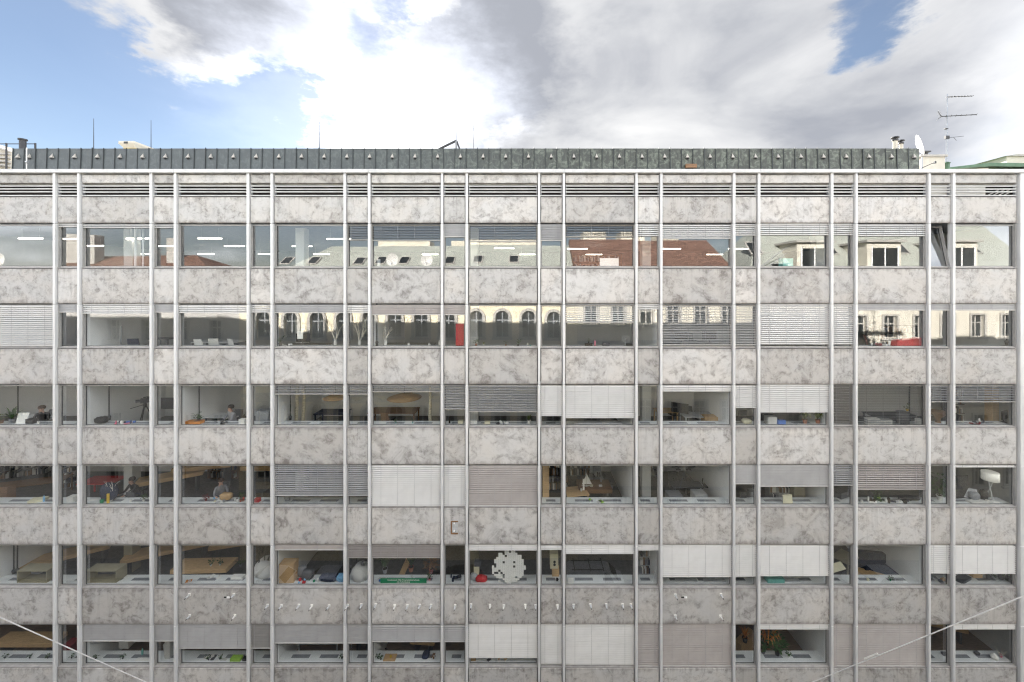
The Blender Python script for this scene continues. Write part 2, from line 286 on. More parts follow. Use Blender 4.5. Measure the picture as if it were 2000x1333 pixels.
M = dict(
    concrete=concrete_mat(), copper=copper_mat(),
    fin=mat('anodised_mullion', (0.70, 0.705, 0.71), 0.45, 0.1, 0.1, 1.0, 0.05, stretch=(8, 8, .7)), cap=mat('white_cap', (0.62, 0.62, 0.625), 0.5, 0, 0.08, 3),
    frame=mat('window_aluminium', (0.4, 0.395, 0.388), 0.45, 0.2, 0.1, 4), sill=mat('ledge_metal', (0.38, 0.365, 0.355), 0.5, 0.1, 0.16, 3),
    gasket=mat('dark_gasket', (0.03, 0.03, 0.03), 0.7), seam=mat('dark_seam', (0.05, 0.058, 0.062), 0.6, 0.2),
    glass=glass_mat('window_glass', (0.985, 0.995, 0.995), 0.112, 0.8, 0.003), clear=glass_mat('clear_plastic', (0.92, 0.95, 0.95), 0.04, 0.9),
    blind=mat('white_slats', (0.62, 0.615, 0.605), 0.45, 0, 0.04, 2), gblind=mat('grey_slats', (0.34, 0.34, 0.345), 0.45, 0, 0.06, 2),
    tblind=mat('taupe_slats', (0.36, 0.33, 0.315), 0.45, 0, 0.06, 2), dblind=mat('dark_slats', (0.22, 0.215, 0.21), 0.45, 0, 0.06, 2), rail=mat('blind_rail', (0.5, 0.49, 0.48), 0.4, 0.1, 0.05, 4), tape=mat('ladder_tape', (0.33, 0.33, 0.34), 0.8),
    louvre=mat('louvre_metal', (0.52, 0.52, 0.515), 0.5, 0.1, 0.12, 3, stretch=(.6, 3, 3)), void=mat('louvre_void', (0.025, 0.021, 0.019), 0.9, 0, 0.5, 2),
    white=mat('white_paint', (0.86, 0.86, 0.85), 0.6, 0, 0.03, 1.5), bench=mat('white_bench', (0.84, 0.86, 0.855), 0.4, 0, 0.03, 2), offwhite=mat('grey_plaster', (0.70, 0.70, 0.68), 0.8, 0, 0.06, 1.2),
    greywall=mat('blue_grey_wall', (0.42, 0.44, 0.465), 0.7, 0, 0.05, 1), ceiling=mat('ceiling_white', (0.84, 0.84, 0.83), 0.8, 0, 0.03, 1),
    carpet=mat('dark_carpet', (0.15, 0.145, 0.14), 0.95, 0, 0.2, 8), parquet=mat('brown_floor', (0.26, 0.19, 0.14), 0.5, 0, 0.25, 4, stretch=(1, 8, 1)),
    black=mat('black_plastic', (0.018, 0.018, 0.02), 0.45, 0, 0.2), dgrey=mat('dark_grey', (0.085, 0.087, 0.095), 0.6, 0, 0.15), grey=mat('mid_grey', (0.25, 0.26, 0.28), 0.6), lgrey=mat('light_grey', (0.5, 0.51, 0.52), 0.5),
    wood=mat('pale_wood', (0.62, 0.42, 0.22), 0.5, 0, 0.14, 5, stretch=(1, 6, 6)), dwood=mat('brown_wood', (0.22, 0.12, 0.06), 0.5, 0, 0.22, 5, stretch=(1, 6, 6)), olive=mat('olive_board', (0.33, 0.3, 0.21), 0.7, 0, 0.06, 4),
    card=mat('cardboard', (0.52, 0.34, 0.17), 0.85, 0, 0.07, 3), paper=mat('paper', (0.88, 0.87, 0.83), 0.9, 0, 0.02), cream=mat('cream_paper', (0.72, 0.68, 0.5), 0.9, 0, 0.03),
    red=mat('red_cloth', (0.55, 0.035, 0.04), 0.7, 0, 0.12), dred=mat('dark_red', (0.2, 0.02, 0.025), 0.6), pink=mat('pink', (0.75, 0.22, 0.3), 0.7), yellow=mat('yellow', (0.75, 0.5, 0.05), 0.6), orange=mat('orange', (0.65, 0.25, 0.05), 0.6),
    blue=mat('blue', (0.09, 0.2, 0.55), 0.6), sky_blue=mat('light_blue_cloth', (0.25, 0.5, 0.75), 0.8), teal=mat('teal', (0.2, 0.5, 0.45), 0.5), navy=mat('navy_cloth', (0.03, 0.04, 0.075), 0.9, 0, 0.2), lime=mat('lime_green', (0.35, 0.6, 0.08), 0.6), green=mat('sign_green', (0.02, 0.26, 0.12), 0.5, 0, 0.05),
    leaf=mat('leaf', (0.055, 0.115, 0.035), 0.5, 0, 0.4, 9), leaf2=mat('pale_leaf', (0.16, 0.2, 0.06), 0.5, 0, 0.4, 9), soil=mat('soil', (0.04, 0.03, 0.02), 0.95), terra=mat('terracotta', (0.35, 0.14, 0.08), 0.8), bark=mat('birch_bark', (0.62, 0.56, 0.42), 0.8, 0, 0.35, 12, stretch=(1, 1, 3)), twig=mat('pale_twig', (0.7, 0.66, 0.58), 0.8), steel=mat('steel', (0.45, 0.46, 0.48), 0.35, 0.7), 
    skin=mat('skin', (0.55, 0.33, 0.24), 0.55, 0, 0.04), brown_hair=mat('brown_hair', (0.09, 0.045, 0.025), 0.7, 0, 0.3), dark_hair=mat('dark_hair', (0.025, 0.018, 0.015), 0.7, 0, 0.3), gcloth=mat('grey_cloth', (0.3, 0.3, 0.32), 0.9, 0, 0.15),
    lamp=emit_mat('lit_tube', (1, 0.93, 0.8), 3.2), lit_shade=emit_mat('lit_shade', (0.85, 0.83, 0.75), 0.05), shade=mat('lamp_shade', (0.8, 0.78, 0.7), 0.8, 0, 0.02),
    cream_wall=mat('cream_plaster', (0.80, 0.71, 0.53), 0.85, 0, 0.06, 0.7), pale_wall=mat('pale_plaster', (0.70, 0.65, 0.54), 0.85, 0, 0.05, 0.7), grey_wall=mat('grey_render', (0.5, 0.48, 0.46), 0.85, 0, 0.06, 0.7), stone=mat('trim_stone', (0.42, 0.40, 0.37), 0.8, 0, 0.1, 2),
    tile=mat('red_roof_tile', (0.17, 0.095, 0.07), 0.85, 0, 0.55, 3, stretch=(1, 3, 3)), groof=mat('green_grey_roof', (0.40, 0.415, 0.37), 0.7, 0.1, 0.08, 1.2), gsheet=mat('green_sheet_roof', (0.085, 0.16, 0.095), 0.55, 0.1, 0.15, 3), dglass=mat('dark_window', (0.015, 0.018, 0.02), 0.04, 0, 0.1), beige=mat('beige_render', (0.62, 0.58, 0.5), 0.85, 0, 0.07, 1.5), ybeige=mat('yellow_render', (0.62, 0.5, 0.24), 0.85, 0, 0.1, 1.5),
    asphalt=mat('asphalt', (0.05, 0.05, 0.052), 0.9, 0, 0.2, 2), pave=mat('pavement', (0.33, 0.325, 0.315), 0.85, 0, 0.15, 2), kerb=mat('granite_kerb', (0.33, 0.32, 0.31), 0.8), paint=mat('road_paint', (0.75, 0.75, 0.72), 0.7), tyre=mat('tyre', (0.015, 0.015, 0.015), 0.85), carwhite=mat('white_car_paint', (0.8, 0.81, 0.82), 0.3, 0, 0.03), carsilver=mat('silver_car_paint', (0.6, 0.62, 0.65), 0.3, 0.3, 0.03), cardark=mat('dark_car_paint', (0.03, 0.033, 0.04), 0.25, 0.2, 0.05), tail=mat('tail_lamp', (0.4, 0.02, 0.02), 0.3), glare=mat('lamp_glass', (0.7, 0.7, 0.72), 0.15),
    wire=mat('wire', (0.75, 0.75, 0.75), 0.5, 0.3), dish=mat('dish_white', (0.66, 0.65, 0.62), 0.5, 0, 0.03), mast=mat('mast', (0.06, 0.06, 0.065), 0.6, 0.3),
)
# ------------------------------------------------------------------ ground and street
struct(MB().box(-600, 600, -600, 600, -0.5, -0.03).build('ground', M['pave']))
struct(MB().box(-120, 120, -14.9, -3.0, -0.03, 0.0).build('road', M['asphalt']))
for nm, y0, y1 in (('pavement', -3.0, 0.0), ('pavement', -17.0, -14.9)):
    pv = struct(MB().box(-120, 120, y0 + (0.15 if y1 == 0 else 0), y1 - (0 if y1 == 0 else 0.15), -0.03, 0.12).build(nm, M['pave']))
    ky = y0 if y1 == 0 else y1 - 0.15
    for k in range(12):
        MB().box(-60 + k * 10, -50.02 + k * 10, ky, ky + 0.145, -0.03, 0.125).build('kerb', M['kerb'], pv)

# ------------------------------------------------------------------ office building: the grid of the facade
FINS = [-277.5, -229, -87, -38.5, 104.7, 152.4, 293.7, 341.2, 483.4, 530, 672.7, 720.5, 863, 911.4, 1053, 1101.4, 1243.5, 1292, 1434.5, 1483.2, 1626, 1673.5, 1816.2, 1864.2]
PIER0 = 1993.5
FX = [wx(p) for p in FINS]
FW = 0.094
BAYS = []                     # (kind, x0, x1, index among its kind as seen from the left edge of the picture)
nW, nN = -2, -2
for i in range(len(FX)):
    x0 = FX[i]; x1 = FX[i + 1] if i + 1 < len(FX) else wx(PIER0)
    if i == 0: k = 'N'
    else: k = 'W' if i % 2 == 1 else 'N'
    if i % 2 == 0: BAYS.append(('N', x0, x1, i // 2 - 2))
    else: BAYS.append(('W', x0, x1, i // 2 - 1))
YP, YB, YFR, YG = 0.07, 0.13, 0.165, 0.20       # panel face, blind, window frame, glass
WT = [wz(p, YP) for p in (437, 594.5, 752, 909, 1065.5, 1221, 1376)]     # window heads (= lower edges of the slabs)
WB = [wz(p, YP) for p in (524, 681, 836, 992, 1150, 1305, 1460)]         # window sills (= upper edges of the slabs)
XL, XR = FX[0] - 0.3, wx(2034)
ORD = ['first', 'second', 'third', 'fourth', 'fifth', 'sixth', 'seventh', 'eighth', 'ninth', 'tenth', 'eleventh', 'twelfth']
ROWN = ['top', 'second', 'third', 'fourth', 'fifth', 'lowest']
def bayname(k, n): return ORD[n] + (' wide' if k == 'W' else ' narrow') + ' window'

B = thing('office_building', 'long grey concrete office block with white mullions and six rows of ribbon windows', 'building', (0, 0, 0))
cache = {}
def shared(key, fn):
    if key not in cache: cache[key] = fn()
    return cache[key]
# mullions, jointed once per storey
cuts = [wz(338)] + WT
for X in FX:
    for a, b_ in zip(cuts[:-1], cuts[1:]):
        h = round(a - b_ - 0.014, 3)
        me = shared(('fin', h), lambda: MB().cham(-FW / 2, FW / 2, 0, YG + 0.02, 0, h, 0.005).mesh('mullion', M['fin']))
        put('mullion', me, B, (X, 0, b_ + 0.007))
for a, b_ in zip(cuts[:-1], cuts[1:]):
    MB().cham(wx(PIER0), wx(2034), 0.0, YG + 0.05, b_ + 0.003, a - 0.003, 0.015).build('corner_pier', M['fin'], B)
# concrete slabs
prow = [(wz(340.5, YP), wz(359.5, YP)), (wz(384, YP), WT[0])] + [(WB[i], WT[i + 1]) for i in range(6)] + [(WB[6], 4.6)]
G = 0.024
for (k, x0, x1, n) in BAYS:
    for (zt, zb) in prow:
        w, h = round(x1 - x0 - FW - 2 * G, 2), round(zt - zb - 2 * G, 2)
        me = shared(('slab', w, h), lambda: MB().cham(-w / 2, w / 2, 0, 0.12, -h / 2, h / 2, 0.018).mesh('concrete_panel', M['concrete']))
        put('concrete_panel', me, B, ((x0 + x1) / 2, YP, (zt + zb) / 2))
# louvre strip under the roof edge
lz = [363.7, 369.6, 375.2]
for (k, x0, x1, n) in BAYS:
    a, b_ = x0 + FW / 2 + 0.03, x1 - FW / 2 - 0.03
    for q, p in enumerate(lz):
        z = wz(p, YP)
        jit = random.uniform(-.006, .006)
        w = round(b_ - a, 2)
        me = shared(('louvre', w), lambda: MB().cham(-w / 2, w / 2, 0, .035, -.025, .025, .005).mesh('louvre_slat', M['louvre']))
        put('louvre_slat', me, B, ((a + b_) / 2, YP, z + jit), (0, random.uniform(-.002, .002), 0))
    MB().box(a - .02, b_ + .02, YP + .02, YP + .12, wz(383.2, YP), wz(381, YP)).build('louvre_ledge', M['louvre'], B)
    MB().box(a, a + .035, YP + .03, YP + .1, wz(380, YP), wz(361, YP)).box(b_ - .035, b_, YP + .03, YP + .1, wz(380, YP), wz(361, YP)).build('louvre_bracket', M['grey'], B)
    if (k, n) in (('N', 9), ('W', 10)):
        e = b_ if k == 'N' else a + (b_ - a) * 0.55
        for q in range(3):
            z1 = wz(361 + q * 6.7, YP)
            MB().box(a + .04, e, YP + .115, YP + .125, z1 - .13, z1).build('louvre_flap', M['louvre'], B)
        if k == 'W':
            for q in range(4):
                p0 = Vector((e + .1 + q * .22, YP + .13, wz(381, YP))); MB().tube(p0, p0 + Vector((.55, 0, .28)), .022, None, 6).build('fallen_slat', M['louvre'], B)
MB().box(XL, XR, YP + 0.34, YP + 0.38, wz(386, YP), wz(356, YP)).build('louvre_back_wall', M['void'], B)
# back-up wall behind slabs, parapet, white cap
MB().box(XL, XR, YP + 0.13, YP + 0.30, wz(359, YP), wz(340, YP)).build('parapet', M['offwhite'], B)
xs = [XL - 6, FX[3], FX[7], FX[11], FX[15], FX[19], XR + 5]
for a, b_ in zip(xs[:-1], xs[1:]):
    MB().cham(a + .002, b_ - .002, -0.06, 0.5, wz(338.3), wz(331.2), 0.012).build('parapet_cap', M['cap'], B)
MB().box(XL, XR, 0.5, 15, wz(338, YP) - .35, wz(336)).build('roof_deck', M['grey'], B)

# ------------------------------------------------------------------ windows
def make_frame(w, h):
    t = 0.045
    m = MB()
    m.box(-w / 2, -w / 2 + t, 0, .07, 0, h).box(w / 2 - t, w / 2, 0, .07, 0, h)
    m.box(-w / 2 + t, w / 2 - t, 0.002, .07, 0, t + .01).box(-w / 2 + t, w / 2 - t, 0.002, .07, h - t, h)
    return m.mesh('window', M['frame'])
def make_gasket(w, h):
    t = 0.045; g = .014; y0, y1 = .026, .04
    m = MB()
    m.box(-w / 2 + t, -w / 2 + t + g, y0, y1, t + .01, h - t).box(w / 2 - t - g, w / 2 - t, y0, y1, t + .01, h - t)
    m.box(-w / 2 + t + g, w / 2 - t - g, y0, y1, t + .01, t + .01 + g).box(-w / 2 + t + g, w / 2 - t - g, y0, y1, h - t - g, h - t)
    return m.mesh('gasket', M['gasket'])
for (k, x0, x1, n) in BAYS:
    for r in range(7):
        w = round(x1 - x0 - FW - 0.03, 2); z0, z1 = WB[r], WT[r]; h = round(z1 - z0 - .05, 2)
        cxm = (x0 + x1) / 2
        me = shared(('win', w, h), lambda: make_frame(w, h))
        wi = put('window', me, B, (cxm, YFR, z0 + .025))
        pw, ph = w - .09, h - .1
        pm = shared(('pane', w, h), lambda: MB().box(-pw / 2, pw / 2, 0, .006, 0, ph).mesh('pane', M['glass']))
        pn = put('pane', pm, wi, (0, YG - YFR, .055), (random.gauss(0, .0012), 0, random.gauss(0, .0014)))
        put('gasket', shared(('gsk', w, h), lambda: make_gasket(w, h)), wi)
        sm = shared(('sill', w), lambda: MB().add([(-w / 2, -YFR + YP + .004, .002), (w / 2, -YFR + YP + .004, .002), (w / 2, 0, .014), (-w / 2, 0, .014), (-w / 2, -YFR + YP + .004, -.02), (w / 2, -YFR + YP + .004, -.02), (w / 2, 0, -.02), (-w / 2, 0, -.02)],
                    [(0, 1, 2, 3), (4, 7, 6, 5), (0, 4, 5, 1), (1, 5, 6, 2), (2, 6, 7, 3), (3, 7, 4, 0)]).mesh('sill', M['sill']))
        put('sill', sm, wi, (0, 0, 0))
        gm = shared(('guide', h), lambda: MB().box(0, .03, -.06, -.004, 0, h).mesh('guide_rail', M['frame']))
        put('guide_rail', gm, wi, (-w / 2 - .012, 0, 0)); put('guide_rail', gm, wi, (w / 2 - .018, 0, 0))
        if (k, n, r) == ('N', 9, 0): wi.rotation_euler = (R(-11), 0, 0)
        if r == 6: continue
# ------------------------------------------------------------------ storeys behind the glass
DEPTH = [14.0, 4.6, 3.8, 4.8, 5.6, 4.6, 4.6]
FLOOR = [z - 0.75 for z in WB]; CEIL = [z + 0.10 for z in WT]
fl_m = ['carpet', 'carpet', 'carpet', 'carpet', 'carpet', 'parquet', 'carpet']
for r in range(7):
    MB().box(XL, XR, .26, 14.2, CEIL[r + 1] + .03 if r < 6 else FLOOR[r] - .5, FLOOR[r] - .02).build('floor_slab', M['offwhite'], B)
    MB().box(XL, XR, .26, 14.2, FLOOR[r] - .02, FLOOR[r]).build('floor_finish', M[fl_m[r]], B)
    MB().box(XL, XR, .26, 14.2, CEIL[r], CEIL[r] + .03).build('ceiling', M['ceiling' if r else 'grey'], B)
    MB().box(XL, XR, DEPTH[r], DEPTH[r] + .12, FLOOR[r] + .001, CEIL[r] - .001).build('back_wall', M['dgrey' if r == 0 else 'greywall' if r == 1 else 'white'], B)
    # spandrel wall behind the slabs, from the ceiling below to the window bench
    MB().box(XL, XR, YP + .125, .25, (CEIL[r + 1] if r < 6 else WB[r] - 2), WB[r] - .002).build('spandrel_wall', M['gasket'], B)  # near-black colour stands in for shadow in the gaps around the slabs
MB().box(XL, XR, .5, 14.2, CEIL[0] + .03, wz(338) - .36).build('roof_slab', M['offwhite'], B)
MB().box(XL, XR, YP + .125, .25, CEIL[0], wz(384, YP)).build('spandrel_wall', M['gasket'], B)
for x in (XL - .3, XR + .001): MB().box(x, x + .3, .3, 14.3, 0, wz(338)).build('end_wall', M['offwhite'], B)
MB().box(XL - .3, XR + .3, 14.3, 14.5, 0, wz(338)).build('rear_wall', M['offwhite'], B)
MB().box(XL, XR, .12, .4, 0, 4.6).build('plinth_wall', M['concrete'], B)
PART = {1: [152.4, 720.5, 1292], 2: [152.4, 341.2, 530, 1243.5, 1434.5, 1626], 3: [1053, 1243.5, 1434.5, 1626], 4: [-38.5, 530, 1053, 1292, 1816.2], 5: [152.4, 530, 1626, 720.5]}
for r, ps in PART.items():
    for p in ps: MB().box(wx(p) - .05, wx(p) + .05, .262, DEPTH[r] - .002, FLOOR[r] + .001, CEIL[r] - .001).build('partition_wall', M['white'], B)
for r in range(6):
    for p in FINS[2:]:
        if p in PART.get(r, []): continue
        if FINS.index(p) % 4 == 1: MB().box(wx(p) - .2, wx(p) + .2, 2.0, 2.4, FLOOR[r] + .001, CEIL[r] - .001).build('column', M['offwhite' if r != 4 else 'olive'], B)
BT = [z + .035 for z in WB]          # bench tops
for r in range(6):
    for (k, x0, x1, n) in BAYS:
        a, b_ = x0 + .004, x1 - .004
        bn = MB().box(a, b_, .251, .80, BT[r] - .05, BT[r]).build('window_bench', M['bench'], B)
        MB().box(a + .05, b_ - .05, .70, .74, FLOOR[r], BT[r] - .051).build('bench_front', M['white'], bn)
        if r >= 2 and n >= 0:
            cs = [x0 + (x1 - x0) * f for f in ((.3, .7) if k == 'W' else (.5,))]
            for c in cs: MB().box(c - .38 if k == 'W' else c - .2, c + .38 if k == 'W' else c + .2, .46, .62, BT[r] - .02, BT[r] + .004).build('grille', M['grey'], bn)

# ------------------------------------------------------------------ external venetian blinds
def blind(k, n, r, py, style='white', tilt=70, pitch=.068):
    bay = [q for q in BAYS if q[0] == k and q[3] == n][0]
    x0, x1 = bay[1] + FW / 2 + .015, bay[2] - FW / 2 - .015
    ztop = WT[r] - .002; zb = wz(py, YB); zb = max(zb, WB[r] + .02)
    sm = {'white': 'blind', 'grey': 'gblind', 'taupe': 'tblind', 'dark': 'dblind'}[style]
    ext = 'fully lowered over' if zb - WB[r] < .2 else 'raised to a stack over' if ztop - zb < .42 else 'half lowered over'
    col = {'white': 'white', 'grey': 'grey', 'taupe': 'taupe', 'dark': 'dark grey'}[style]
    op = ' with open slats' if abs(tilt) < 40 else ''
    t = thing('venetian_blind', f'{col} blind{op} {ext} {bayname(k, n)}, {ROWN[r]} row', 'blind', ((x0 + x1) / 2, YB, zb), 0, 'venetian blinds on the facade')
    w = x1 - x0; a = R(tilt); hw = .041
    if 15 < tilt < 50: pitch = .088
    if style == 'white' and tilt > 55: pitch = .084; a = R(tilt - 24); hw = .046
    m = MB(); z = .045; H = ztop - zb
    if H - .05 < .03: H = .09
    while z < H - .005:
        zz = z + random.gauss(0, .0015); sk = random.gauss(0, .0012); ta = a + random.gauss(0, .03)
        vs = []
        for s_, (e) in ((-1, 0), (0, .006), (1, 0)):
            # s = 1 is the outer edge; a positive tilt drops the outer edge so the slat faces the sky
            dy, dz = -s_ * hw * math.cos(ta), -s_ * hw * math.sin(ta)
            dy += e * -math.sin(ta); dz += e * math.cos(ta)
            vs += [(-w / 2, dy, zz + dz - sk * 2), (w / 2, dy, zz + dz + sk * 2)]
        m.add(vs, [(0, 1, 3, 2), (2, 3, 5, 4)])
        z += pitch
    o = m.build('slats', M[sm], t); o['kind'] = 'stuff'
    MB().cham(-w / 2, w / 2, -.022, .022, 0, .04, .006).build('bottom_rail', M['rail'], t)
    xs_ = [-.36, -.12, .12, .36] if k == 'W' else [-.3, .3]
    for f in xs_: MB().box(w * f - .004, w * f + .004, -.048, -.046, .02, H).build('ladder_tape', M['tape'], t)
BL = {0: [('N', 3, 470, 'grey', 12), ('W', 4, 471, 'grey', 12), ('N', 4, 464, 'grey', 72), ('W', 5, 473, 'grey', 14), ('N', 5, 471, 'grey', 60), ('W', 6, 464, 'dark', 15), ('N', 6, 462, 'white', 70), ('W', 7, 467, 'white', 72), ('N', 7, 461, 'white', 70), ('W', 8, 460, 'white', 72), ('N', 8, 460, 'white', 70), ('W', 9, 462, 'white', 72), ('W', 1, 446, 'white', 70), ('N', 1, 446, 'white', 70), ('N', 0, 444, 'white', 70)],
      1: [('W', 0, 676, 'white', 66), ('N', 0, 611, 'grey', 72), ('W', 1, 613, 'white', 72), ('N', 1, 611, 'grey', 72), ('W', 2, 612, 'white', 72), ('N', 2, 611, 'white', 72), ('W', 3, 612, 'grey', 65), ('N', 3, 612, 'white', 72), ('W', 4, 616, 'taupe', 60), ('N', 4, 616, 'taupe', 70), ('W', 6, 631, 'white', 20), ('N', 6, 605, 'white', 70), ('W', 7, 675, 'white', 8), ('N', 7, 675, 'white', 10), ('W', 8, 673, 'white', 68), ('N', 8, 673, 'white', 64), ('W', 9, 607, 'grey', 72), ('N', 9, 607, 'grey', 72), ('W', 10, 607, 'grey', 72)],
      2: [('W', 3, 771, 'grey', 5), ('N', 3, 771, 'grey', 5), ('W', 4, 766, 'grey', 5), ('N', 4, 800, 'grey', 10), ('W', 5, 805, 'grey', 10), ('N', 5, 813, 'white', 70), ('W', 6, 817, 'white', 70), ('W', 7, 765, 'white', 70), ('N', 7, 797, 'white', 64), ('W', 8, 806, 'white', 68), ('N', 8, 832, 'dark', -62), ('W', 9, 832, 'dark', -22), ('N', 9, 786, 'grey', 5), ('W', 10, 786, 'grey', 5)],
      3: [('W', 3, 969, 'grey', 20), ('N', 3, 969, 'grey', 24), ('W', 4, 988, 'white', 68), ('N', 4, 988, 'white', 66), ('W', 5, 989, 'taupe', 48), ('N', 7, 946, 'grey', 55), ('W', 8, 951, 'grey', 68), ('N', 8, 949, 'grey', 20), ('W', 9, 957, 'taupe', 26), ('W', 10, 913, 'white', 70)],
      4: [('W', 3, 1075, 'taupe', 70), ('N', 3, 1090, 'taupe', 8), ('W', 4, 1090, 'taupe', 8), ('W', 5, 1075, 'white', 70), ('N', 5, 1074, 'white', 70), ('W', 6, 1082, 'white', 70), ('N', 6, 1075, 'white', 70), ('W', 7, 1127, 'white', 66), ('N', 7, 1126, 'white', 64), ('W', 8, 1125, 'white', 66), ('N', 9, 1120, 'white', 60), ('W', 10, 1121, 'white', 66)],
      5: [('W', 1, 1253, 'grey', 70), ('N', 1, 1253, 'grey', 62), ('W', 2, 1267, 'grey', 55), ('N', 2, 1267, 'dark', 62), ('W', 3, 1257, 'grey', 66), ('N', 3, 1257, 'grey', 66), ('W', 4, 1254, 'grey', 42), ('N', 4, 1254, 'grey', 42), ('W', 5, 1285, 'white', 70), ('N', 5, 1297, 'white', 45), ('W', 6, 1298, 'white', 48), ('N', 6, 1302, 'taupe', 34), ('W', 7, 1302, 'taupe', 40), ('W', 8, 1229, 'white', 70), ('N', 8, 1302, 'taupe', 36), ('W', 9, 1302, 'taupe', 36), ('W', 10, 1229, 'white', 70)]}
for r, lst in BL.items():
    for (k, n, py, st, ti) in lst: blind(k, n, r, py, st, ti)

# ------------------------------------------------------------------ copper roof edge
YR0, YR1 = 1.0, 1.04
zr0, zr1 = wz(338), wz(290.5, YR1)
CX0, CX1 = wx(26, YR1), wx(1797, YR0)
npan = 80; pw = (CX1 - CX0) / npan
hh = zr1 - zr0
def roof_panel(scoop):
    m = MB()
    sl = (YR1 - YR0) / hh
    m.add([(.004, 0, 0), (pw - .004, 0, 0), (pw - .004, sl * hh, hh), (.004, sl * hh, hh), (.004, .03, 0), (pw - .004, .03, 0), (pw - .004, sl * hh + .03, hh), (.004, sl * hh + .03, hh)],
          [(0, 1, 2, 3), (4, 7, 6, 5), (0, 4, 5, 1), (1, 5, 6, 2), (2, 6, 7, 3), (3, 7, 4, 0)])
    return m.mesh('roof_panel', M['copper'])
def seam_mesh():
    sl = (YR1 - YR0) / hh; m = MB()
    m.add([(-.01, -.028, 0), (.01, -.028, 0), (.01, sl * hh - .028, hh + .02), (-.01, sl * hh - .028, hh + .02), (-.012, .01, 0), (.012, .01, 0), (.012, sl * hh + .01, hh + .02), (-.012, sl * hh + .01, hh + .02)],
          [(0, 1, 2, 3), (4, 7, 6, 5), (0, 4, 5, 1), (1, 5, 6, 2), (2, 6, 7, 3), (3, 7, 4, 0)])
    return m.mesh('standing_seam', M['seam'])
RF = thing('copper_roof_edge', 'dark green-grey standing seam copper roof edge above the white parapet', 'roof', (CX0, YR0, zr0))
pa = roof_panel(False); sm_ = seam_mesh()
scm = MB(); scm.add([(-.07, -.07, -.05), (.07, -.07, -.05), (0, .01, .15), (-.07, .03, -.05), (.07, .03, -.05)], [(0, 1, 2), (0, 2, 3), (1, 4, 2), (2, 4, 3)])
sco = scm.mesh('vent_scoop', M['stone'])
mo = MB().add([(-.06, -.066, -.052), (.06, -.066, -.052), (.03, -.012, -.12), (-.03, -.012, -.12)], [(0, 1, 2, 3)]).mesh('scoop_mouth', M['black'])
stm = MB().add([(-.055, -.006, -.1), (-.02, -.006, -.1), (-.03, -.09, -.5), (-.05, -.09, -.45)], [(0, 1, 2, 3)]).add([(.0, -.006, -.1), (.05, -.006, -.1), (.03, -.11, -.6), (.008, -.1, -.55)], [(0, 1, 2, 3)])
for i in range(npan):
    # copper pans sit a little uneven
    p = put('roof_panel', pa, RF, (i * pw, random.uniform(-.006, .006), 0), (random.uniform(-.004, .004), 0, 0))
    put('standing_seam', sm_, RF, (i * pw, 0, random.uniform(-.02, .02)))
    if i % 2 == (0 if i == 0 else 1) or i == 0:
        z = wz(306.5, YR0) - zr0; yy = 0.02
        s_ = put('vent_scoop', sco, RF, (i * pw + pw * .5, yy - .006, z)); put('scoop_mouth', mo, s_)
MB().box(0, CX1 - CX0, YR1 - YR0, 12, hh - .02, hh - .002).build('roof_top', M['copper'], RF)
MB().box(0, .03, .05, 12, 0, hh - .021).box(CX1 - CX0 - .03, CX1 - CX0, .05, 12, 0, hh - .021).build('roof_side', M['copper'], RF)
MB().box(wx(1338, 1) - CX0, wx(1359, 1) - CX0, -.12, .02, wz(329.5, 1) - zr0, wz(322, 1) - zr0).build('overflow_box', M['dwood'], RF)

# ------------------------------------------------------------------ things on the roof and behind it
def rod(px, py, y=3.0, i=0):
    t = thing('lightning_rod', ['thin lightning rod left of the yellow chimney', 'thin lightning rod right of the yellow chimney', 'thin lightning rod on roof left of the sun glow', 'thin lightning rod rising beside the bent roof strut', 'thin lightning rod right of the bent roof strut'][i], 'lightning rod', (wx(px, y), y, zr1), 0, 'lightning rods on the roof')
    h = wz(py, y) - zr1
    MB().tube((0, 0, 0), (0, 0, h), .02, .008, 6).build('rod', M['mast'], t)
    MB().box(-.12, .12, -.12, .12, -.02, .05).build('base_block', M['grey'], t)
for i, (px, py) in enumerate([(183, 232), (295, 235), (624, 238), (891, 240), (925, 243)]): rod(px, py, 3.0, i)
y = 8.0; t = thing('chimney', 'yellow rendered chimney with flared concrete cap behind copper roof', 'chimney', (wx(252, y), y, 26.5))
zc0, zc1 = wz(292, y) - 26.5, wz(278, y) - 26.5
wch = (wx(267, y) - wx(236, y)) / 2
MB().box(-wch * .72, wch * .8, 0, 1.6, 0, zc0 + .12).build('stack', M['ybeige'], t)
MB().add([(-wch * .72, 0, zc0 + .1), (wch * .8, 0, zc0 + .1), (wch * .8, 1.6, zc0 + .1), (-wch * .72, 1.6, zc0 + .1), (-wch, -.2, zc1 - .12), (wch * 1.05, -.2, zc1 - .12), (wch * 1.05, 1.8, zc1 - .12), (-wch, 1.8, zc1 - .12)],
         [(0, 1, 5, 4), (1, 2, 6, 5), (2, 3, 7, 6), (3, 0, 4, 7), (4, 5, 6, 7), (0, 3, 2, 1)]).build('flared_collar', M['beige'], t)
MB().box(-wch * .95, wch, -.18, 1.78, zc1 - .119, zc1).build('cap', M['beige'], t)
MB().box(-.12, .12, -.205, -.19, zc1 - .16, zc1 - .04).build('flue_opening', M['black'], t)
y = 2.2; t = thing('roof_strut', 'bent dark steel strut standing on the roof edge', 'strut', (wx(892, y), y, zr1 - .1))
def loc(px, py): return Vector((wx(px, y) - wx(892, y), 0, wz(py, y) - zr1 + .1))
MB().tube(loc(857, 292), loc(892, 275), .05, None, 6).build('long_brace', M['mast'], t)
MB().tube(loc(892, 276), loc(898, 292), .04, None, 6).build('short_brace', M['mast'], t)
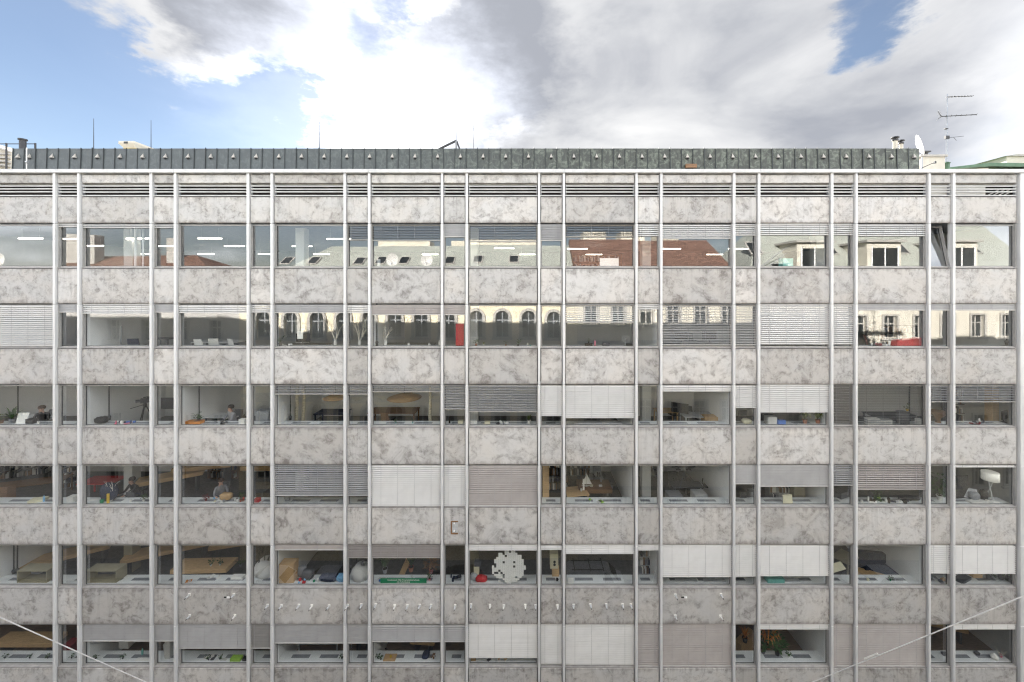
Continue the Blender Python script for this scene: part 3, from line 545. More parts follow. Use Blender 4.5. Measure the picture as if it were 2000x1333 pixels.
MB().tube(loc(891, 276), loc(891, 294), .055, None, 6).build('post', M['grey'], t)
# right-hand roofs
y = 3.0
for i, (px, pt, hw) in enumerate([(1748, 268, .16), (1760, 274, .13)]):
    t = thing('vent_pipe', ['taller capped vent pipe beside the satellite dish', 'shorter capped vent pipe nearest the satellite dish'][i], 'vent pipe', (wx(px, y), y, zr1 - .1), 0, 'vent pipes on the roof')
    h = wz(pt, y) - zr1 + .1
    MB().lathe([(hw * .62, 0), (hw * .62, h - .12)], 12).build('pipe', M['beige'], t)
    MB().lathe([(hw * .8, h - .2), (hw * .85, h - .12)], 12).build('collar', M['mast'], t)
    MB().lathe([(hw * .3, h - .13), (hw * .3, h - .06), (hw * 1.1, h - .05), (hw * .9, h), (.01, h + .03)], 12).build('cowl', M['mast'], t)
y = 3.4; t = thing('satellite_dish', 'white satellite dish seen from the side at the roof end', 'satellite dish', (wx(1797, y), y, zr1 - .9))
dm = MB(); pr = [(.02, 0), (.22, .015), (.4, .06), (.52, .12)]; vs = []; nn = 20
for r_, d in pr:
    for q in range(nn): an = 2 * math.pi * q / nn; vs.append((d - .12, r_ * .9 * math.cos(an), r_ * math.sin(an)))
fs = [(k * nn + q, k * nn + (q + 1) % nn, (k + 1) * nn + (q + 1) % nn, (k + 1) * nn + q) for k in range(3) for q in range(nn)] + [tuple(range(nn))]
dm.add(vs, fs); dd = dm.build('reflector', M['dish'], t, (0, 0, wz(283, 3.4) - zr1 + .9), True); dd.rotation_euler = (0, R(-16), R(-38))
MB().tube((.1, 0, 0), (.1, 0, 1.3), .03).build('mount_pole', M['steel'], t)
MB().tube((.05, 0, .75), (.42, -.28, .95), .015).box(.38, .46, -.34, -.26, .9, 1.0).build('feed_arm', M['mast'], t)
y = 4.0; t = thing('stair_house', 'low beige plastered roof housing with flat cap beside the copper roof', 'roof housing', (wx(1822, y), y, 26.6))
a = (wx(1846, y) - wx(1799, y)) / 2; h = wz(303, y) - 26.6
MB().box(-a, a, 0, 2.5, 0, h - .1).build('wall', M['beige'], t); MB().box(-a - .08, a + .08, -.08, 2.58, h - .1, h).build('cap', M['stone'], t)
t = thing('cowl', 'small dark flue cowl standing on the beige roof housing', 'flue', (wx(1827, y), y + .5, 26.6 + h))
MB().lathe([(.14, 0), (.1, .06), (.1, .25)], 10).build('flue', M['mast'], t); MB().box(-.2, .2, -.1, .1, .3, .36).build('cap_plate', M['mast'], t); MB().tube((0, 0, .2), (0, 0, .32), .03).build('stem', M['mast'], t)
y = 4.6; zb = wz(327, y); t = thing('tv_antenna', 'tall mast carrying several dark television antennas', 'antenna', (wx(1848.5, y), y, zb))
def al(px, py, dy=0): return Vector((wx(px, y) - wx(1848.5, y), dy, wz(py, y) - zb))
MB().tube((0, 0, -.6), al(1850, 184), .035, .03, 6).build('mast', M['steel'], t)
MB().lathe([(.13, -.5), (.13, .18), (.17, .2), (.1, .26)], 10).build('mast_base', M['gsheet'], t)
ya = MB().tube(al(1849, 190, 0), al(1878, 197, -.5), .02, None, 6)
for q in range(9):
    c = al(1849, 190, 0).lerp(al(1878, 197, -.5), q / 8); L_ = .5 - .03 * q if q else .2
    ya.tube(c + Vector((.1, .22, .05)) * (L_ * 1.6), c - Vector((.1, .22, .05)) * (L_ * 1.6), .014, None, 5)
ya.build('upper_yagi', M['mast'], t)
ya = MB().tube(al(1838, 228, 0), al(1882, 234, -.6), .02, None, 6).tube(al(1838, 228), al(1832, 218), .016, None, 5).tube(al(1838, 228), al(1832, 233), .016, None, 5)
for q in range(8):
    c = al(1838, 228, 0).lerp(al(1882, 234, -.6), q / 7); L_ = .55 - .02 * q
    ya.tube(c + Vector((.5, .5, .12)) * L_, c - Vector((.5, .5, .12)) * L_, .012, None, 5)
for q in range(4):
    for e in ((1832, 218), (1832, 233)):
        c = al(1838, 228).lerp(al(*e), .3 + q * .23); ya.tube(c + Vector((.4, .5, .1)) * .7, c - Vector((.4, .5, .1)) * .7, .006, None, 5)
ya.build('lower_yagi', M['mast'], t)
MB().box(-.08, .12, -.05, .05, al(0, 272).z, al(0, 266).z).tube(al(1849, 270), al(1866, 272, -.4), .01, None, 5).tube(al(1862, 268), al(1868, 275), .008, None, 5).build('dipole', M['mast'], t)
MB().box(-.1, .06, -.04, .04, al(0, 253).z, al(0, 251).z).build('bracket', M['mast'], t)
# green sheet roof of the next house on the right
y = 5.0; t = thing('neighbouring_house', 'house with low green sheet metal roof and beige wall beyond the right end', 'house', (wx(1930, y), y, 0))
def gl_(px, py, yy=None): return Vector((wx(px, y) - wx(1930, y), 0, wz(py, y)))
q0, q1, q2 = gl_(1820, 331), gl_(1935, 318), gl_(2400, 324)
MB().add([q0, q1, q2, q2 - Vector((0, 0, .22)), q1 - Vector((0, 0, .2)), q0 - Vector((0, 0, .06)), q0 + Vector((0, 6, .5)), q1 + Vector((0, 6, 1.0)), q2 + Vector((0, 6, .8))],
         [(0, 1, 4, 5), (1, 2, 3, 4), (0, 6, 7, 1), (1, 7, 8, 2)]).build('green_roof', M['gsheet'], t)
MB().box(q0.x + .4, q2.x + 40, .12, 5.5, 0, q0.z - .15).build('wall', M['beige'], t)  # runs on unseen to the right, added to block the sun
MB().prism([(q0.x + .5, q0.z - .2), (q1.x, q0.z - .2), (q1.x, q1.z - .26), (q0.x + 1.5, q0.z - .02)], .1, .4).box(q1.x + .01, q2.x, .1, .4, q0.z - .2, q2.z - .26).build('gable_wall', M['beige'], t)
y = 7.0; t = thing('roof_dormer_box', 'small beige flat-roofed box above the green sheet roof', 'roof housing', (wx(1985, y), y, 27))
MB().box(wx(1966, y) - wx(1985, y), 3, 0, 3, 0, wz(306, y) - 27).build('wall', M['beige'], t)
MB().add([(wx(1960, y) - wx(1985, y), -.1, wz(306, y) - 27), (3.2, -.1, wz(306, y) - 27), (3.2, 3.1, wz(306, y) - 27), (wx(1960, y) - wx(1985, y), 3.1, wz(306, y) - 27),
          (wx(1985, y) - wx(1985, y), -.1, wz(302, y) - 27), (3.2, -.1, wz(302, y) - 27), (3.2, 3.1, wz(302, y) - 27), (0, 3.1, wz(302, y) - 27)],
         [(0, 1, 5, 4), (1, 2, 6, 5), (2, 3, 7, 6), (3, 0, 4, 7), (4, 5, 6, 7), (0, 3, 2, 1)]).build('roof', M['stone'], t)
# left-hand roofs
y = 5.0; t = thing('attic_gable', 'pale ornate attic wall with cornices beyond left end of roof', 'attic wall', (wx(0, y), y, 20))
X = lambda px: wx(px, y) - wx(0, y); Z = lambda py: wz(py, y) - 20
MB().box(X(-1600), X(21), 0, 8, -20, 0).build('lower_wall', M['beige'], t)  # unseen neighbouring mass, added to block the sun from the houses opposite
MB().prism([(X(-1600), 0), (X(21), 0), (X(21), Z(298)), (X(0), Z(290)), (X(-40), Z(276)), (X(-200), Z(250)), (X(-1600), Z(250))], 0, 1.5).build('wall', M['beige'], t)  # gable stretched far left out of view to block the sun
for py_, o_ in ((300, .1), (308, .18), (316, .26), (324, .34)): MB().box(X(-200), X(22), -o_, 0, Z(py_ + 3), Z(py_)).build('cornice', M['stone'], t)
MB().prism([(X(-200), Z(247)), (X(-40), Z(273)), (X(0), Z(287)), (X(22), Z(296)), (X(22), Z(298.5)), (X(0), Z(290.5)), (X(-40), Z(276.5)), (X(-200), Z(250.5))], -.15, 1.6).build('coping', M['stone'], t)
y = 2.6; t = thing('roof_railing', 'thin steel roof railing at the left end of the copper roof', 'railing', (wx(12, y), y, zr1 - .6))
X = lambda px: wx(px, y) - wx(12, y); Z = lambda py: wz(py, y) - zr1 + .6
MB().tube((X(-60), 0, Z(281.5)), (X(70), 0, Z(281.5)), .02, None, 6).build('handrail', M['mast'], t)
for px in (-20, 12.5, 69): MB().tube((X(px), 0, 0), (X(px), 0, Z(280)), .035, None, 6).build('post', M['mast'], t)
t = thing('flue_pipe', 'dark capped flue pipe standing beside the roof railing', 'flue', (wx(55, y), y - .2, zr1 - .6))
MB().lathe([(.12, 0), (.12, Z(278)), (.16, Z(277.5)), (.16, Z(275)), (.02, Z(274))], 10).build('pipe', M['mast'], t)
y0_ = .8; t = thing('downpipe', 'thin white pipe running up the copper roof near its left end', 'pipe', (wx(52, y0_), y0_, wz(331, y0_)))
MB().tube((0, 0, 0), (wx(55, 1.0) - wx(52, y0_), .15, wz(290, 1.0) - wz(331, y0_)), .02, None, 6).build('pipe', M['dish'], t)
MB().box(-.04, .04, -.03, .03, .3, .34).build('clip', M['steel'], t)

# ------------------------------------------------------------------ small fittings on the slabs
stubs = [523, 550, 584, 609, 643, 679, 706, 734, 771, 796, 820, 842, 889, 920, 957, 984, 1026, 1046, 1089, 1120, 1153, 1184, 1216, 1232]
onum = ORD + ['thirteenth', 'fourteenth', 'fifteenth', 'sixteenth', 'seventeenth', 'eighteenth', 'nineteenth', 'twentieth', 'twenty-first', 'twenty-second', 'twenty-third', 'last']
def stub(px, py, label, group):
    t = thing('sign_bracket', label, 'bracket', (wx(px, YP), YP, wz(py - 2, YP)), random.uniform(-.1, .1), group)
    s_ = random.uniform(.9, 1.1)
    MB().lathe([(.045, 0), (.045, .012), (.028, .016), (.036, .11 * s_), (.024, .14 * s_), (.022, .18 * s_)], 10).build('stub', M['lgrey' if px % 3 else 'dish'], t).rotation_euler = (R(90), 0, 0)
    MB().lathe([(.015, .18 * s_), (.015, .23 * s_), (.01, .235 * s_)], 8).build('bolt', M['black'], t).rotation_euler = (R(90), 0, 0)
    MB().box(-.05, .05, -.01, 0, -.05, .07).build('base_plate', M['paper'], t)
for i, px in enumerate(stubs): stub(px, 1185 + random.choice((-1, 0, 1)), f'white sign bracket, {onum[i]} from left in the long row below fifth windows', 'sign brackets in a row')
for px, py, w_ in [(370, 1164, 'upper left'), (457, 1164, 'upper right'), (371, 1205, 'lower left'), (459, 1205, 'lower right')]: stub(px, py, f'white sign bracket, {w_} of four on the third wide slab from left', 'four sign brackets on the left slab')
for px, py, w_ in [(1319, 1165, 'upper left'), (1408, 1164, 'upper right'), (1319, 1206, 'lower left'), (1407, 1206, 'lower right')]: stub(px, py, f'white sign bracket, {w_} of four on the eighth wide slab from left', 'four sign brackets on the right slab')
for px, lb in ((443, 'small torn opening with white rim beside upper right bracket of left slab'), (1336, 'small dark slot with white plug beside upper left bracket of right slab')):
    t = thing('cable_outlet', lb, 'cable outlet', (wx(px, YP), YP, wz(1167, YP)), 0, 'cable outlets')
    MB().box(-.12, .0, -.006, 0, -.03, .03).build('slot', M['black'], t); MB().cham(.004, .12, -.03, 0, -.035, .03, .01).build('plug', M['white'], t)
t = thing('wall_cavity_box', 'broken-out box with dark rim in narrow slab above the fifth window row', 'wall box', (wx(888, YP), YP, wz(1030.5, YP)))
MB().box(-.15, .15, -.004, 0, -.27, .27).build('mortar_patch', M['stone'], t)
MB().box(-.15, -.11, -.03, -.004, -.27, .27).box(-.11, .14, -.03, -.004, .23, .27).box(-.11, .14, -.03, -.004, -.27, -.22).build('rim', M['dwood'], t)
MB().box(-.1, .13, -.012, -.004, -.21, .22).build('back_plate', M['lgrey'], t)
MB().lathe([(.03, 0), (.03, .06), (.01, .07)], 8, (0, 0, 0)).build('bulb', M['white'], t, (-.01, -.02, -.12)).rotation_euler = (R(90), 0, 0)
MB().lathe([(.025, 0), (.025, .05), (.01, .06)], 8).build('screw', M['white'], t, (-.01, -.02, .19)).rotation_euler = (R(90), 0, 0)

# span wires across the street, tied to the facade low down
def wire(a, b_, label, extra=None):
    t = thing('span_wire', label, 'wire', a, 0, 'span wires over the street')
    d = Vector(b_) - Vector(a)
    mb = MB(); last = None
    for q in range(25):
        f = q / 24; p = d * f - Vector((0, 0, .06 * math.sin(math.pi * f)))
        if last is not None: mb.tube(last, p, .012, None, 6)
        last = p
    mb.build('cable', M['wire'], t)
    MB().lathe([(.06, 0), (.05, .06)], 8).build('anchor', M['steel'], t).rotation_euler = (R(90), 0, 0)
    if extra is not None: MB().tube(d * extra, d * (extra + .02), .024, None, 6).build('splice', M['dish'], t)
wire((wx(700, .0), -.02, wz(1510, 0)), (wx(-420, -9), -9, wz(1018, -9)), 'pale span wire crossing the lower left corner')
wire((wx(1180, .0), -.02, wz(1492, 0)), (wx(2400, -9), -9, wz(1000, -9)), 'pale span wire crossing the lower right corner', .62)
# ------------------------------------------------------------------ furniture and belongings behind the glass
def suffix(x, y, r):
    px = VX + x * F / (y - CY)
    for (k, x0, x1, n) in BAYS:
        if n >= 0 and x0 <= wx(px) <= x1:
            return f", {ROWN[r]} row, {ORD[n]} {'wide' if k == 'W' else 'narrow'} window"
    return f', {ROWN[r]} row'
used = {}
def item(name, label, cat, px, r, y=.5, on='bench', rz=0.0, dz=0.0, group=None):
    y = min(y, DEPTH[r] - .35)
    x = wx(px, y); z = {'bench': BT[r] + .005, 'floor': FLOOR[r] + .002, 'desk': FLOOR[r] + .742, 'ceil': CEIL[r] - .002}[on] + dz
    lb = label + suffix(x, y, r)
    if lb in used: used[lb] += 1; lb = 'another ' + lb if used[lb] == 2 else 'yet another ' + lb
    else: used[lb] = 1
    return thing(name, lb, cat, (x, y, z), rz, group)
def plant(px, r, y=.5, h=.45, style='bush', pot='terra', on='bench', label=None, lm='leaf', n=26, dz=0, spread=.5):
    t = item('potted_plant', label or 'leafy potted plant', 'plant', px, r, y, on, random.uniform(0, 6), dz)
    ph = min(.2, h * .32); pr_ = ph * .55
    MB().lathe([(pr_ * .7, 0), (pr_, ph), (pr_ * 1.08, ph), (pr_ * 1.08, ph * .86), (pr_ * .9, ph * .9)], 12).build('pot', M[pot], t)
    MB().lathe([(pr_ * .9, ph * .85), (pr_ * .9, ph * .93)], 10).build('soil', M['soil'], t)
    m = MB(); rnd = random.Random(int(px * 7 + r))
    if style == 'spike':
        for q in range(n):
            a = rnd.uniform(0, 6.28); up = rnd.uniform(.3, 1); e = h * rnd.uniform(.6, 1)
            m.leaf((0, 0, ph * .9), (math.cos(a) * e * spread * (1.2 - up * .6), math.sin(a) * e * spread * (1.2 - up * .6), ph + (h - ph) * up * .9), .014 + .02 * h, .12 * h)
    elif style == 'palm':
        for q in range(n):
            a = rnd.uniform(0, 6.28); e = h * rnd.uniform(.3, .62); zt = ph + (h - ph) * rnd.uniform(.45, 1)
            m.leaf((0, 0, ph), (math.cos(a) * e, math.sin(a) * e, zt - e * .35), .03, .5 * h)
    else:
        for q in range(5): m.tube((0, 0, ph * .9), (rnd.uniform(-.12, .12) * h, rnd.uniform(-.12, .12) * h, h * rnd.uniform(.6, .9)), .006, .003, 5)
        for q in range(n * 2):
            a = rnd.uniform(0, 6.28); rr = h * spread * rnd.uniform(.1, .75); zt = ph + (h - ph) * rnd.uniform(.1, .95)
            b0 = Vector((math.cos(a) * rr, math.sin(a) * rr, zt)); d = Vector((math.cos(a + rnd.uniform(-1, 1)), math.sin(a + rnd.uniform(-1, 1)), rnd.uniform(-.5, .5))) * (h * .2 + .03)
            m.leaf(b0, b0 + d, h * .05 + .008, .02)
    o = m.build('foliage', M[lm], t); o['kind'] = 'stuff'
    return t
def desk(px, r, y=2.0, w=1.6, d=.8, rz=0, m='wood', label='wooden desk', h=.74):
    t = item('desk', label, 'desk', px, r, y, 'floor', rz)
    MB().cham(-w / 2, w / 2, -d / 2, d / 2, h - .035, h, .005).build('table_top', M[m], t)
    for sx in (-1, 1):
        for sy in (-1, 1): MB().box(sx * (w / 2 - .06) - .025, sx * (w / 2 - .06) + .025, sy * (d / 2 - .06) - .025, sy * (d / 2 - .06) + .025, 0, h - .036).build('leg', M['dgrey'] if m == 'white' else M[m], t)
    return t
def monitor(px, r, y=1.6, rz=0, s=1.0, label='dark computer monitor', on='desk', dz=0):
    t = item('monitor', label, 'monitor', px, r, y, on, rz, dz)
    w, h = .56 * s, .34 * s
    MB().cham(-w / 2, w / 2, -.02, .02, .13, .13 + h, .006).build('screen_housing', M['black'], t)
    MB().box(-w / 2 + .015, w / 2 - .015, -.023, -.0205, .145, .115 + h).build('screen', M['dgrey'], t)
    MB().tube((0, .03, .01), (0, .03, .2), .02).build('stand', M['dgrey'], t); MB().box(-.12, .12, -.06, .1, 0, .012).build('foot', M['dgrey'], t)
def chair(px, r, y=2.4, rz=0, m='dgrey', label='dark office chair'):
    t = item('office_chair', label, 'chair', px, r, y, 'floor', rz)
    MB().cham(-.23, .23, -.22, .22, .43, .5, .02).build('seat', M[m], t)
    MB().add([(-.21, .2, .56), (.21, .2, .56), (.19, .3, 1.0), (-.19, .3, 1.0), (-.21, .25, .56), (.21, .25, .56), (.19, .35, 1.0), (-.19, .35, 1.0)], [(0, 1, 2, 3), (4, 7, 6, 5), (0, 4, 5, 1), (1, 5, 6, 2), (2, 6, 7, 3), (3, 7, 4, 0)]).build('backrest', M[m], t)
    MB().tube((0, 0, .08), (0, 0, .43), .03).build('column', M['steel'], t); MB().box(-.03, .03, .18, .27, .4, .7).build('back_support', M['black'], t)
    for q in range(5):
        a = q * 1.2566; MB().tube((0, 0, .09), (.3 * math.cos(a), .3 * math.sin(a), .06), .02, .015, 6).build('leg', M['black'], t)
    for sx in (-1, 1): MB().box(sx * .26 - .02, sx * .26 + .02, -.12, .15, .66, .69).box(sx * .26 - .015, sx * .26 + .015, 0, .03, .46, .66).build('armrest', M['black'], t)
def shelf(px, r, y=5.5, w=1.8, h=1.9, d=.35, rz=0, m='dgrey', n=5, label='dark shelf filled with folders'):
    t = item('shelf', label, 'shelf', px, r, y, 'floor', rz)
    MB().box(-w / 2, w / 2, d / 2 - .02, d / 2, 0, h).build('back_panel', M[m], t)
    for sx in (-1, 1): MB().box(sx * (w / 2) - .015, sx * (w / 2) + .015, -d / 2, d / 2 - .021, 0, h).build('side_panel', M[m], t)
    rnd = random.Random(int(px))
    for q in range(n):
        z = q * h / n + .02
        MB().box(-w / 2 + .016, w / 2 - .016, -d / 2, d / 2 - .021, z, z + .022).build('shelf_board', M[m], t)
        x = -w / 2 + .04; fm = MB(); 
        while x < w / 2 - .15:
            ww = rnd.uniform(.04, .09)
            if rnd.random() < .72: fm.cur = rnd.randrange(5); fm.box(x, x + ww * .92, -d / 2 + .02, d / 2 - .05, z + .023, z + .023 + rnd.uniform(.18, h / n - .07))
            x += ww
        if fm.f: fm.build('folders', [M['grey'], M['paper'], M['dwood'], M['navy'], M['lgrey']], t)['kind'] = 'stuff'
def boxx(px, r, w, d, h, m, label, y=.5, on='bench', rz=0, dz=0, name='box', cat='box', lid=True):
    t = item(name, label, cat, px, r, y, on, rz, dz)
    MB().cham(-w / 2, w / 2, -d / 2, d / 2, 0, h - .012, .006).build('body', M[m], t)
    if lid: MB().cham(-w / 2 - .004, w / 2 + .004, -d / 2 - .004, d / 2 + .004, h - .011, h, .003).build('lid', M[m], t)
    return t
def sheet(px, r, w, h, m, label, y=.3, dz=0, rz=0, lean=8, name='paper_sheet', cat='paper'):
    t = item(name, label, cat, px, r, y, 'bench', rz, dz)
    MB().box(-w / 2, w / 2, 0, .004, 0, h).build('sheet', M[m], t).rotation_euler = (R(-lean), 0, 0)
    return t
def clutter(px, r, n, w, label, mats, y=.5, h=.14):
    t = item('clutter_pile', label, 'clutter', px, r, y)
    rnd = random.Random(int(px * 3 + r))
    for q in range(n):
        x = rnd.uniform(-w / 2, w / 2); s = rnd.uniform(.04, .1); hh_ = rnd.uniform(.04, h); yy = rnd.uniform(-.14, .16); mm = M[rnd.choice(mats)]
        if rnd.random() < .45: MB().lathe([(s * .5, 0), (s * .62, hh_ * .5), (s * .5, hh_), (s * .2, hh_ * 1.1)], 9, (x, yy, 0)).build('jar', mm, t)
        elif rnd.random() < .5:
            o = MB().cham(-s, s, -s * .7, s * .7, 0, hh_ * .6, .008).build('carton', mm, t, (x, yy, 0)); o.rotation_euler = (0, 0, rnd.uniform(0, 3))
        else:
            o = MB().box(-s * 1.2, s * 1.2, -s * .8, s * .8, 0, hh_ * .25).build('book', mm, t, (x, yy, 0)); o.rotation_euler = (0, 0, rnd.uniform(0, 3))
    return t
def blob(name, px, r, w, d, h, m, label, cat, y=.5, on='bench', rz=0, dz=0, seed=1, sag=.35):
    "soft thing: cushion, bag, folded cloth"
    t = item(name, label, cat, px, r, y, on, rz, dz)
    rnd = random.Random(seed); m_ = MB(); nu, nv = 14, 8; vs = []
    for j in range(nv + 1):
        v = -math.pi / 2 + math.pi * j / nv
        for i in range(nu):
            u = 2 * math.pi * i / nu
            cu, su = math.copysign(abs(math.cos(u)) ** .6, math.cos(u)), math.copysign(abs(math.sin(u)) ** .6, math.sin(u))
            cv = math.cos(v) ** .55 if math.cos(v) > 1e-6 else 0; sv = math.copysign(abs(math.sin(v)) ** .8, math.sin(v))
            k = 1 + rnd.uniform(-.07, .07)
            vs.append((w / 2 * cu * cv * k, d / 2 * su * cv * k, h / 2 + h / 2 * sv * (1 - sag * rnd.random() * (sv > 0))))
    fs = [(j * nu + i, j * nu + (i + 1) % nu, (j + 1) * nu + (i + 1) % nu, (j + 1) * nu + i) for j in range(nv) for i in range(nu)]
    m_.add(vs, fs).build('body', M[m], t, None, True)
    return t
def pendant(px, py, y, i):
    z = wz(py, y); t = thing('strip_light', f'lit strip light hanging from ceiling, {onum[i] if i < 24 else str(i)} from left in top row', 'light', (wx(px, y), y, z), 0, 'lit strip lights in the top row')
    MB().box(-.55, .55, -.04, .04, .03, .07).build('housing', M['white'], t); MB().box(-.54, .54, -.035, .035, 0, .029).build('tube', M['lamp'], t)
    for s in (-.4, .4): MB().tube((s, 0, .07), (s, 0, CEIL[0] - z), .006, None, 5).build('cable', M['lgrey'], t)
def branches(px, r, y, h, label, n=9):
    t = item('twig_vase', label, 'branches', px, r, y)
    MB().lathe([(.05, 0), (.07, .1), (.05, .22), (.06, .25)], 12).build('vase', M['dish'], t)
    m = MB(); rnd = random.Random(int(px))
    for q in range(n):
        p = Vector((0, 0, .15)); d = Vector((rnd.uniform(-.55, .55), rnd.uniform(-.3, .3), 1)).normalized()
        for s in range(4):
            q2 = p + d * (h - .15) * .28; m.tube(p, q2, .016 - .003 * s, .013 - .003 * s, 5)
            if s > 0: m.tube(p, p + (d + Vector((rnd.uniform(-.8, .8), rnd.uniform(-.5, .5), 0))).normalized() * h * .25, .007, .003, 5)
            p = q2; d = (d + Vector((rnd.uniform(-.35, .35), rnd.uniform(-.2, .2), 0))).normalized()
    m.build('twigs', M['twig'], t)
def trunk(px, r, y, label, lean=.03):
    t = item('birch_trunk', label, 'tree trunk', px, r, y, 'floor')
    h = CEIL[r] - FLOOR[r] - .01; m = MB(); p = Vector((0, 0, 0)); rnd = random.Random(int(px))
    for q in range(8):
        q2 = Vector((lean * h * (q + 1) / 8 + rnd.uniform(-.015, .015), rnd.uniform(-.015, .015), h * (q + 1) / 8)); m.tube(p, q2, .075 - .003 * q, .075 - .003 * (q + 1), 9); p = q2
    m.build('trunk', M['bark'], t)
    MB().tube((lean * h * .6, 0, h * .6), (lean * h * .6 + .2, -.05, h * .7), .018, .006, 6).build('branch_stub', M['bark'], t)
def lamp(px, r, y, label, h=1.0):
    t = item('table_lamp', label, 'lamp', px, r, y)
    MB().lathe([(.22, h - .34), (.27, h - .34), (.27, h), (.22, h)], 20).build('lamp_shade', M['lit_shade'], t, None, True)
    for q in range(3):
        a = q * 2.094 + .4; MB().tube((.16 * math.cos(a), .16 * math.sin(a), .01), (-.11 * math.cos(a), -.11 * math.sin(a), h - .3), .01, None, 6).build('leg', M['white'], t)
    MB().lathe([(.04, h - .3), (.05, h - .2), (.02, h - .14)], 10).build('bulb', M['paper'], t)
def pole(px, r, y, label, top=None, bag=False):
    t = item('black_pole', label, 'pole', px, r, y, 'bench', 0, 0)
    MB().tube((0, 0, .1), (0, 0, CEIL[r] - BT[r] - .02), .022, None, 8).build('pole', M['black'], t)
    MB().lathe([(.07, .1), (.06, .16), (.03, .2)], 12).build('fitting', M['dgrey'], t)
    MB().lathe([(.05, 0), (.05, .1)], 10).build('foot', M['black'], t)
def fan(px, r, y, label):
    t = item('desk_fan', label, 'fan', px, r, y)
    MB().lathe([(.09, 0), (.09, .02), (.02, .03), (.02, .16)], 12).build('stand', M['lgrey'], t)
    m = MB()
    for q in range(20):
        a = q * .314; b_ = a + .314
        m.tube((.15 * math.cos(a), 0, .3 + .15 * math.sin(a)), (.15 * math.cos(b_), 0, .3 + .15 * math.sin(b_)), .006, None, 5); m.tube((0, -.03, .3), (.15 * math.cos(a), 0, .3 + .15 * math.sin(a)), .003, None, 4)
    m.build('cage', M['lgrey'], t)
    for q in range(3):
        a = q * 2.09; MB().leaf((0, .01, .3), (.13 * math.cos(a), .02, .3 + .13 * math.sin(a)), .04).build('blade', M['grey'], t)
def tripod(px, r, y, label):
    t = item('camera_tripod', label, 'tripod', px, r, y, 'floor', R(35))
    for q in range(3):
        a = q * 2.094; MB().tube((.45 * math.cos(a), .45 * math.sin(a), 0), (.05 * math.cos(a), .05 * math.sin(a), 1.2), .02, .025, 6).build('leg', M['black'], t)
    MB().lathe([(.05, 1.15), (.07, 1.25), (.05, 1.35)], 10).build('head', M['black'], t)
    MB().tube((0, 0, 1.28), (-.45, -.15, 1.2), .014).build('pan_handle', M['black'], t)
    c = MB().cham(-.14, .3, -.08, .08, 1.36, 1.55, .01).build('video_camera', M['black'], t)
    MB().tube((-.14, 0, 1.46), (-.3, 0, 1.46), .06, .065, 12).build('lens', M['dgrey'], c); MB().box(-.05, .2, -.02, .02, 1.58, 1.62).build('handle', M['black'], c); MB().box(.1, .25, -.16, -.1, 1.5, 1.62).build('viewfinder', M['black'], c)
def bottle(px, r, y, label, m='green'):
    t = item('bottle', label, 'bottle', px, r, y)
    MB().lathe([(.035, 0), (.038, .16), (.015, .22), (.014, .27)], 10).build('body', M[m], t); MB().lathe([(.016, .271), (.016, .29)], 8).build('cap', M['dgrey'], t)
def mug(px, r, y, label, m='dish'):
    t = item('mug', label, 'mug', px, r, y)
    MB().lathe([(.04, 0), (.042, .1), (.036, .1), (.034, .02)], 12).build('cup', M[m], t); MB().tube((.04, 0, .03), (.07, 0, .05), .007).tube((.07, 0, .05), (.04, 0, .085), .007).build('handle', M[m], t)
def laptop(px, r, y, label, m='lgrey', rz=0, on='desk', dz=0):
    t = item('laptop', label, 'laptop', px, r, y, on, rz, dz)
    MB().box(-.17, .17, -.12, .12, 0, .016).build('keyboard_base', M[m], t)
    MB().box(-.17, .17, -.006, .006, 0, .23).build('lid', M[m], t, (0, -.12, .017)).rotation_euler = (R(12), 0, 0)
def cubby(px, r, y, label, w=.95, h=.3, d=.45):
    t = item('wooden_cubby', label, 'shelf box', px, r, y)
    MB().box(-w / 2, w / 2, -d / 2, d / 2, h - .03, h).build('top', M['olive'], t); MB().box(-w / 2, w / 2, -d / 2, d / 2, 0, .03).build('bottom', M['olive'], t)
    for s in (-1, 1): MB().box(s * (w / 2 - .015) - .015, s * (w / 2 - .015) + .015, -d / 2 + .002, d / 2 - .002, .031, h - .031).build('side', M['olive'], t)
def beam_table(px, r, y, w, d, label, rz=0, h=.8, m='wood'):
    t = item('long_table', label, 'table', px, r, y, 'floor', rz)
    MB().cham(-w / 2, w / 2, -d / 2, d / 2, h - .18, h, .006).build('table_top', M[m], t)
    for sx in (-1, 1): MB().box(sx * (w / 2 - .25) - .04, sx * (w / 2 - .25) + .04, -d / 2 + .05, d / 2 - .05, 0, h - .181).build('leg', M['dgrey'], t)

# --- top row
pend = [(60, 467, 2.0), (135, 468, 2.0), (182, 481, 5.5), (270, 467, 2.0), (276, 497, 10.6), (328, 482, 5.5), (410, 467, 2.0), (402, 497, 10.6), (458, 482, 5.5), (520, 497, 10.6), (590, 482, 5.5), (628, 497, 10.6), (662, 468, 2.0), (840, 498, 10.6), (985, 486, 5.5), (1030, 498, 10.6), (1128, 487, 5.5), (1160, 498, 10.6), (1310, 487, 5.5), (1396, 498, 10.6), (1442, 487, 5.5)]
for i, (px, py, y) in enumerate(pend): pendant(px, py, y, i)
boxx(1535, 0, .42, .3, .38, 'teal', 'pale teal storage box on window bench', lid=True)
shelf(1165, 0, 5.0, 2.6, 1.7, .4, 0, 'dwood', 4, 'brown shelf with white boxes')
desk(1350, 0, 2.2, 1.8, .8, 0, 'wood', 'wooden desk'); chair(1310, 0, 3.0, R(20)); chair(1340, 0, 3.1, R(-15), 'dwood', 'brown wooden chair')
sheet(1190, 0, .8, .4, 'paper', 'white board leaning by the window', .45, 0, 0, 4, 'white_board', 'board')
